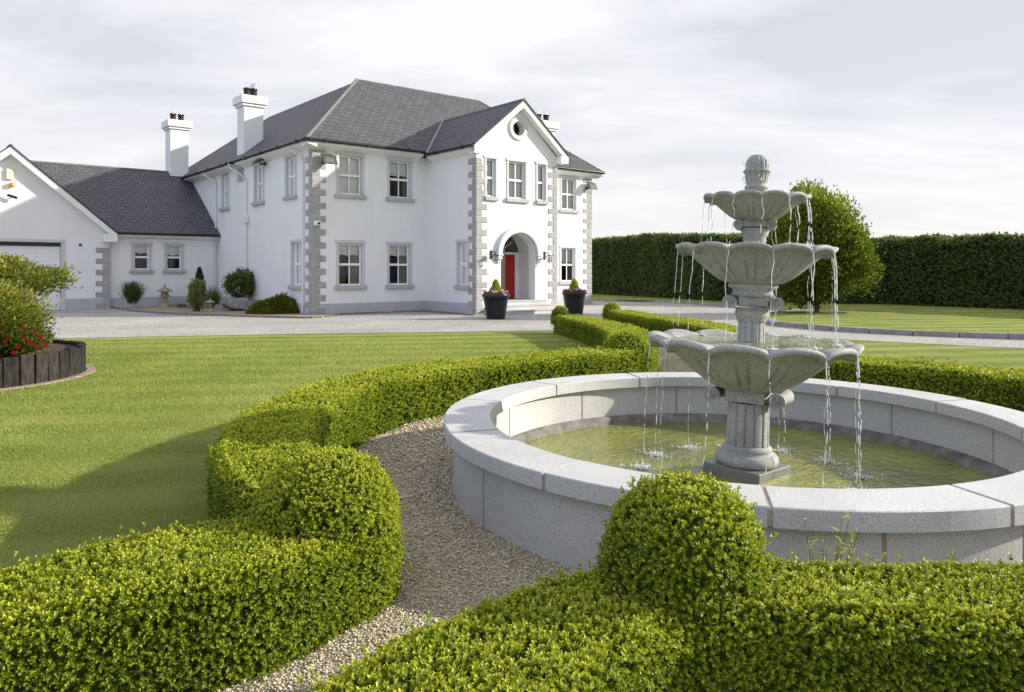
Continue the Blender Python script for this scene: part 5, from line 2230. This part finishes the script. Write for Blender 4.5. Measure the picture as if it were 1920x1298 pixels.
x, y = gp(309, 577)
stone_lantern(x, y, .93, 'tall sandy stone lantern below the two small windows of the wing')
x, y = gp(394, 586.5)
stone_lantern(x, y, .50, 'short stone lantern with a wide cap near the edge of the gravel bed')
x, y = gp(284, 575.5)
rock(x, y, .36, .42, 3, 'jagged grey rock left of the tall stone lantern', 1.2)
x, y = gp(344, 577.5)
rock(x, y, .36, .26, 5, 'low grey rock right of the tall stone lantern', 1.3)
x, y = gp(446, 584)
rock(x, y, .40, .50, 9, 'large tilted grey rock under the round shrub by the left wall', 1.5, .3)
x, y = gp(366, 580)
rock(x, y, .26, .2, 12, 'small dark rock between the two stone lanterns', 1.2)
x, y = gp(413, 581)
rock(x, y, .24, .2, 15, 'small grey rock beside the short stone lantern', 1.3)
x, y = gp(246, 577)
make_blades('shrub', (x, y), .42, 1.15, 'upright dark green brush shaped shrub under the left wing window', M['dark_leaf'], 3000, .014, 'shrub', spread=.36, lvm=.42)
x, y = gp(374, 578)
t = empty('cypress', (x, y, 0), 'slim pointed dark cypress against the white wing wall', 'cypress')
n = 2600
u_ = rng.uniform(0, 1, n)
a = rng.uniform(0, 2 * np.pi, n)
rr = .20 * np.minimum(1, (1 - u_) * 2.2) ** .8 * np.minimum(1, .5 + u_ * 3) * rng.uniform(.6, 1.05, n)
leaf_cloud('foliage', np.stack([x + rr * np.cos(a), y + rr * np.sin(a), .08 + 1.48 * u_], 1), np.stack([np.cos(a) * .35, np.sin(a) * .35, np.ones(n)], 1), .09, M['dark_leaf'], t, .3, .25, .15)
twig_mesh('trunk', [([(x, y, 0), (x, y, 1.3)], [.03, .008])], M['bark'], t)
x, y = gp(369, 585.5)
make_shrub('shrub', (x, y), .30, .05, 1.18, 'narrow cream green variegated shrub in front of the dark cypress', M['mint_leaf'], 3000, .07, .55, clumps=60)
x, y = gp(399, 579)
make_blades('grass_plant', (x, y), .5, 1.0, 'wispy upright grassy plant in the corner between wing and house', M['dark_leaf'], 420, .008, 'grass plant', spread=.5, lvm=.6)
x, y = gp(448, 581)
make_shrub('shrub', (x, y + .2), .60, .38, 1.55, 'round loose green shrub above the tilted rock by the left wall', M['dark_leaf'], 5200, .075, .55, clumps=110, lvm=.55)
x, y = gp(517, 590)


def spreading(name, c, rx, ry, h, label):
    t = empty(name, (c[0], c[1], 0), label, 'juniper')
    n = 7000
    a = rng.uniform(0, 2 * np.pi, n)
    q = np.sqrt(rng.uniform(0, 1, n))
    lump = 1 + .2 * np.sin(a * 3 + 1) + .1 * np.sin(a * 7)
    xx, yy = q * np.cos(a) * rx * lump, q * np.sin(a) * ry * lump
    z = h * (1 - q ** 2.2) * rng.uniform(.55, 1.0, n) * (1 + .25 * np.sin(xx * 5) * np.cos(yy * 6)) + .03
    p = np.stack([c[0] + xx, c[1] + yy, np.maximum(z, .03)], 1)
    d = np.stack([np.cos(a), np.sin(a), np.full(n, .6)], 1)
    leaf_cloud('foliage', p, d, .10, M['juniper'], t, .32, .5, .2)
    twig_mesh('stem', [([(c[0], c[1], 0), (c[0] + math.cos(w) * rx * .4, c[1] + math.sin(w) * ry * .4, h * .5)], [.02, .006]) for w in (0, 1.3, 2.6, 3.9, 5.2)], M['bark'], t)


spreading('juniper', (x - .12, y + .30), .98, .55, .56, 'low spreading bright green juniper beside the house corner')

# ------------------------------------------------------------------ raised bed of sleepers
BC, BR = (-7.95, 10.0), 1.72
nsl = 54
base_sl = None
for k in range(nsl):
    a = 2 * math.pi * k / nsl
    if base_sl is None:
        mb = MB()
        mb.cbox(-.045, .045, -.096, .096, -.08, .40, .008)
        base_sl = mb.build('timber_sleeper', M['sleeper'])
        o = base_sl
    else:
        o = base_sl.copy()
        COL.objects.link(o)
    o.location = (BC[0] + BR * math.cos(a), BC[1] + BR * math.sin(a), random.uniform(-.04, .012))
    o.rotation_euler = (random.gauss(0, .012), random.gauss(0, .02), a + random.gauss(0, .03))
    o.scale = (1, random.uniform(.94, 1.03), 1)
    tag(o, 'dark weathered timber sleeper standing upright in the wall of the round raised bed', 'sleeper', 'upright sleepers round the raised bed')
sheet('soil', [(BC[0] + 1.69 * math.cos(a), BC[1] + 1.69 * math.sin(a)) for a in np.linspace(0, 2 * math.pi, 48, endpoint=False)], .335, M['soil'])
mb = MB()
for k in range(60):
    arc_block(mb, BC, 1.78, 1.90, k * 6 + .15, k * 6 + 5.85, -.05, .014 + random.uniform(0, .004), 3, .004)
o = mb.build('mowing_strip', speckled('pink_paver', [(0.3, (0.22, 0.15, 0.12)), (0.7, (0.36, 0.27, 0.22))], 9, 0.9, 0.3, 0.01, 40))
tag(o, kind='structure')
make_shrub('shrub', (-7.14, 9.50), .90, .34, 1.42, 'bushy yellow green shrub with orange tips in the front of the raised bed', M['shrub_leaf'], 17000, .050, .5, clumps=260, lvm=.48, lvv=.26, tipred=True)


def high_shrub():
    t = make_shrub('shrub', (-7.55, 10.75), .90, 1.02, 1.74, 'spreading shrub with bronze tips rising behind at the back of the raised bed', M['shrub_leaf'], 10000, .052, .5, clumps=170, lvm=.42, lvv=.24, tipred=True, stems=False)
    segs = []
    for i in range(14):
        a = random.uniform(0, 2 * math.pi)
        segs.append(([(-7.55, 10.75, .33), (-7.55 + .3 * math.cos(a), 10.75 + .3 * math.sin(a), .9), (-7.55 + .8 * math.cos(a), 10.75 + .8 * math.sin(a), 1.4)], [.022, .014, .005]))
    twig_mesh('stem', segs, M['bark'], t)


high_shrub()


def roses():
    c = (-6.78, 9.72)
    t = make_shrub('rose_bush', c, .52, .33, .76, 'low rose bush with red flowers at the edge of the raised bed', M['shrub_leaf'], 9500, .042, .6, 'rose', clumps=170, lvm=.34, lvv=.16)
    spots = [(26, 662), (6, 622), (44, 616), (10, 641), (34, 651), (48, 636), (58, 645), (77, 634), (86, 648), (72, 650), (66, 621), (20, 632)]
    for i, (px, py) in enumerate(spots):
        y = 9.24 + .05 * (i % 3)
        x, z = (px - 960) / 1355 * y, EYE - (py - 507) / 1355 * y
        mb = MB()
        for L_, (n, r, h) in enumerate(((6, .034, .004), (5, .026, .014), (4, .016, .022))):
            for k in range(n):
                a0 = 2 * math.pi * k / n + L_
                w = 2.6 / n
                f = lambda aa, rr_, zz: (x + rr_ * math.cos(aa), y - .4 * rr_ * math.sin(aa) - zz * .6, z + rr_ * .9 * math.sin(aa) + zz * .4)
                mb.add([f(a0, .003, h - .008), f(a0 - w, r * .75, h), f(a0 - w * .5, r * 1.05, h + .006), f(a0 + w * .5, r * 1.05, h + .006), f(a0 + w, r * .75, h)], [(0, 1, 2, 3, 4)])
        mb.build('flower', M['petal_red'], t, flip=False)
        s = MB()
        s.tube([(x, y + .01, z), (x * .6 + c[0] * .4, y + .1, z - .1), (c[0], c[1], .34)], .004, 5)
        s.build('stalk', M['dark_leaf'], t)


roses()

# wispy weed growing by the pool wall


def weed():
    x0, y0 = .97 + .22, 2.76
    t = empty('weed', (x0, y0, 0), 'wispy pale green weed growing up in front of the pool wall', 'weed')
    segs, P, D = [], [], []
    for i in range(11):
        a = random.uniform(0, 2 * math.pi)
        h = random.uniform(.44, .58)
        sp = random.uniform(.05, .24)
        pts = [Vector((x0 + sp * f * math.cos(a), y0 + .3 * sp * f * math.sin(a), h * f ** .8)) for f in (0, .3, .6, .85, 1)]
        segs.append((pts, [.0022, .002, .0016, .001, .0006]))
        for f in np.linspace(.55, 1, 8):
            k = f * 4
            j = min(3, int(k))
            p = pts[j].lerp(pts[j + 1], k - j)
            P.append(p)
            D.append((random.gauss(0, 1), random.gauss(0, 1), .4))
    twig_mesh('stem', segs, M['mint_leaf'], t)
    leaf_cloud('foliage', np.array(P), np.array(D), .032, M['golden_leaf'], t, .22, .5, .2)


weed()
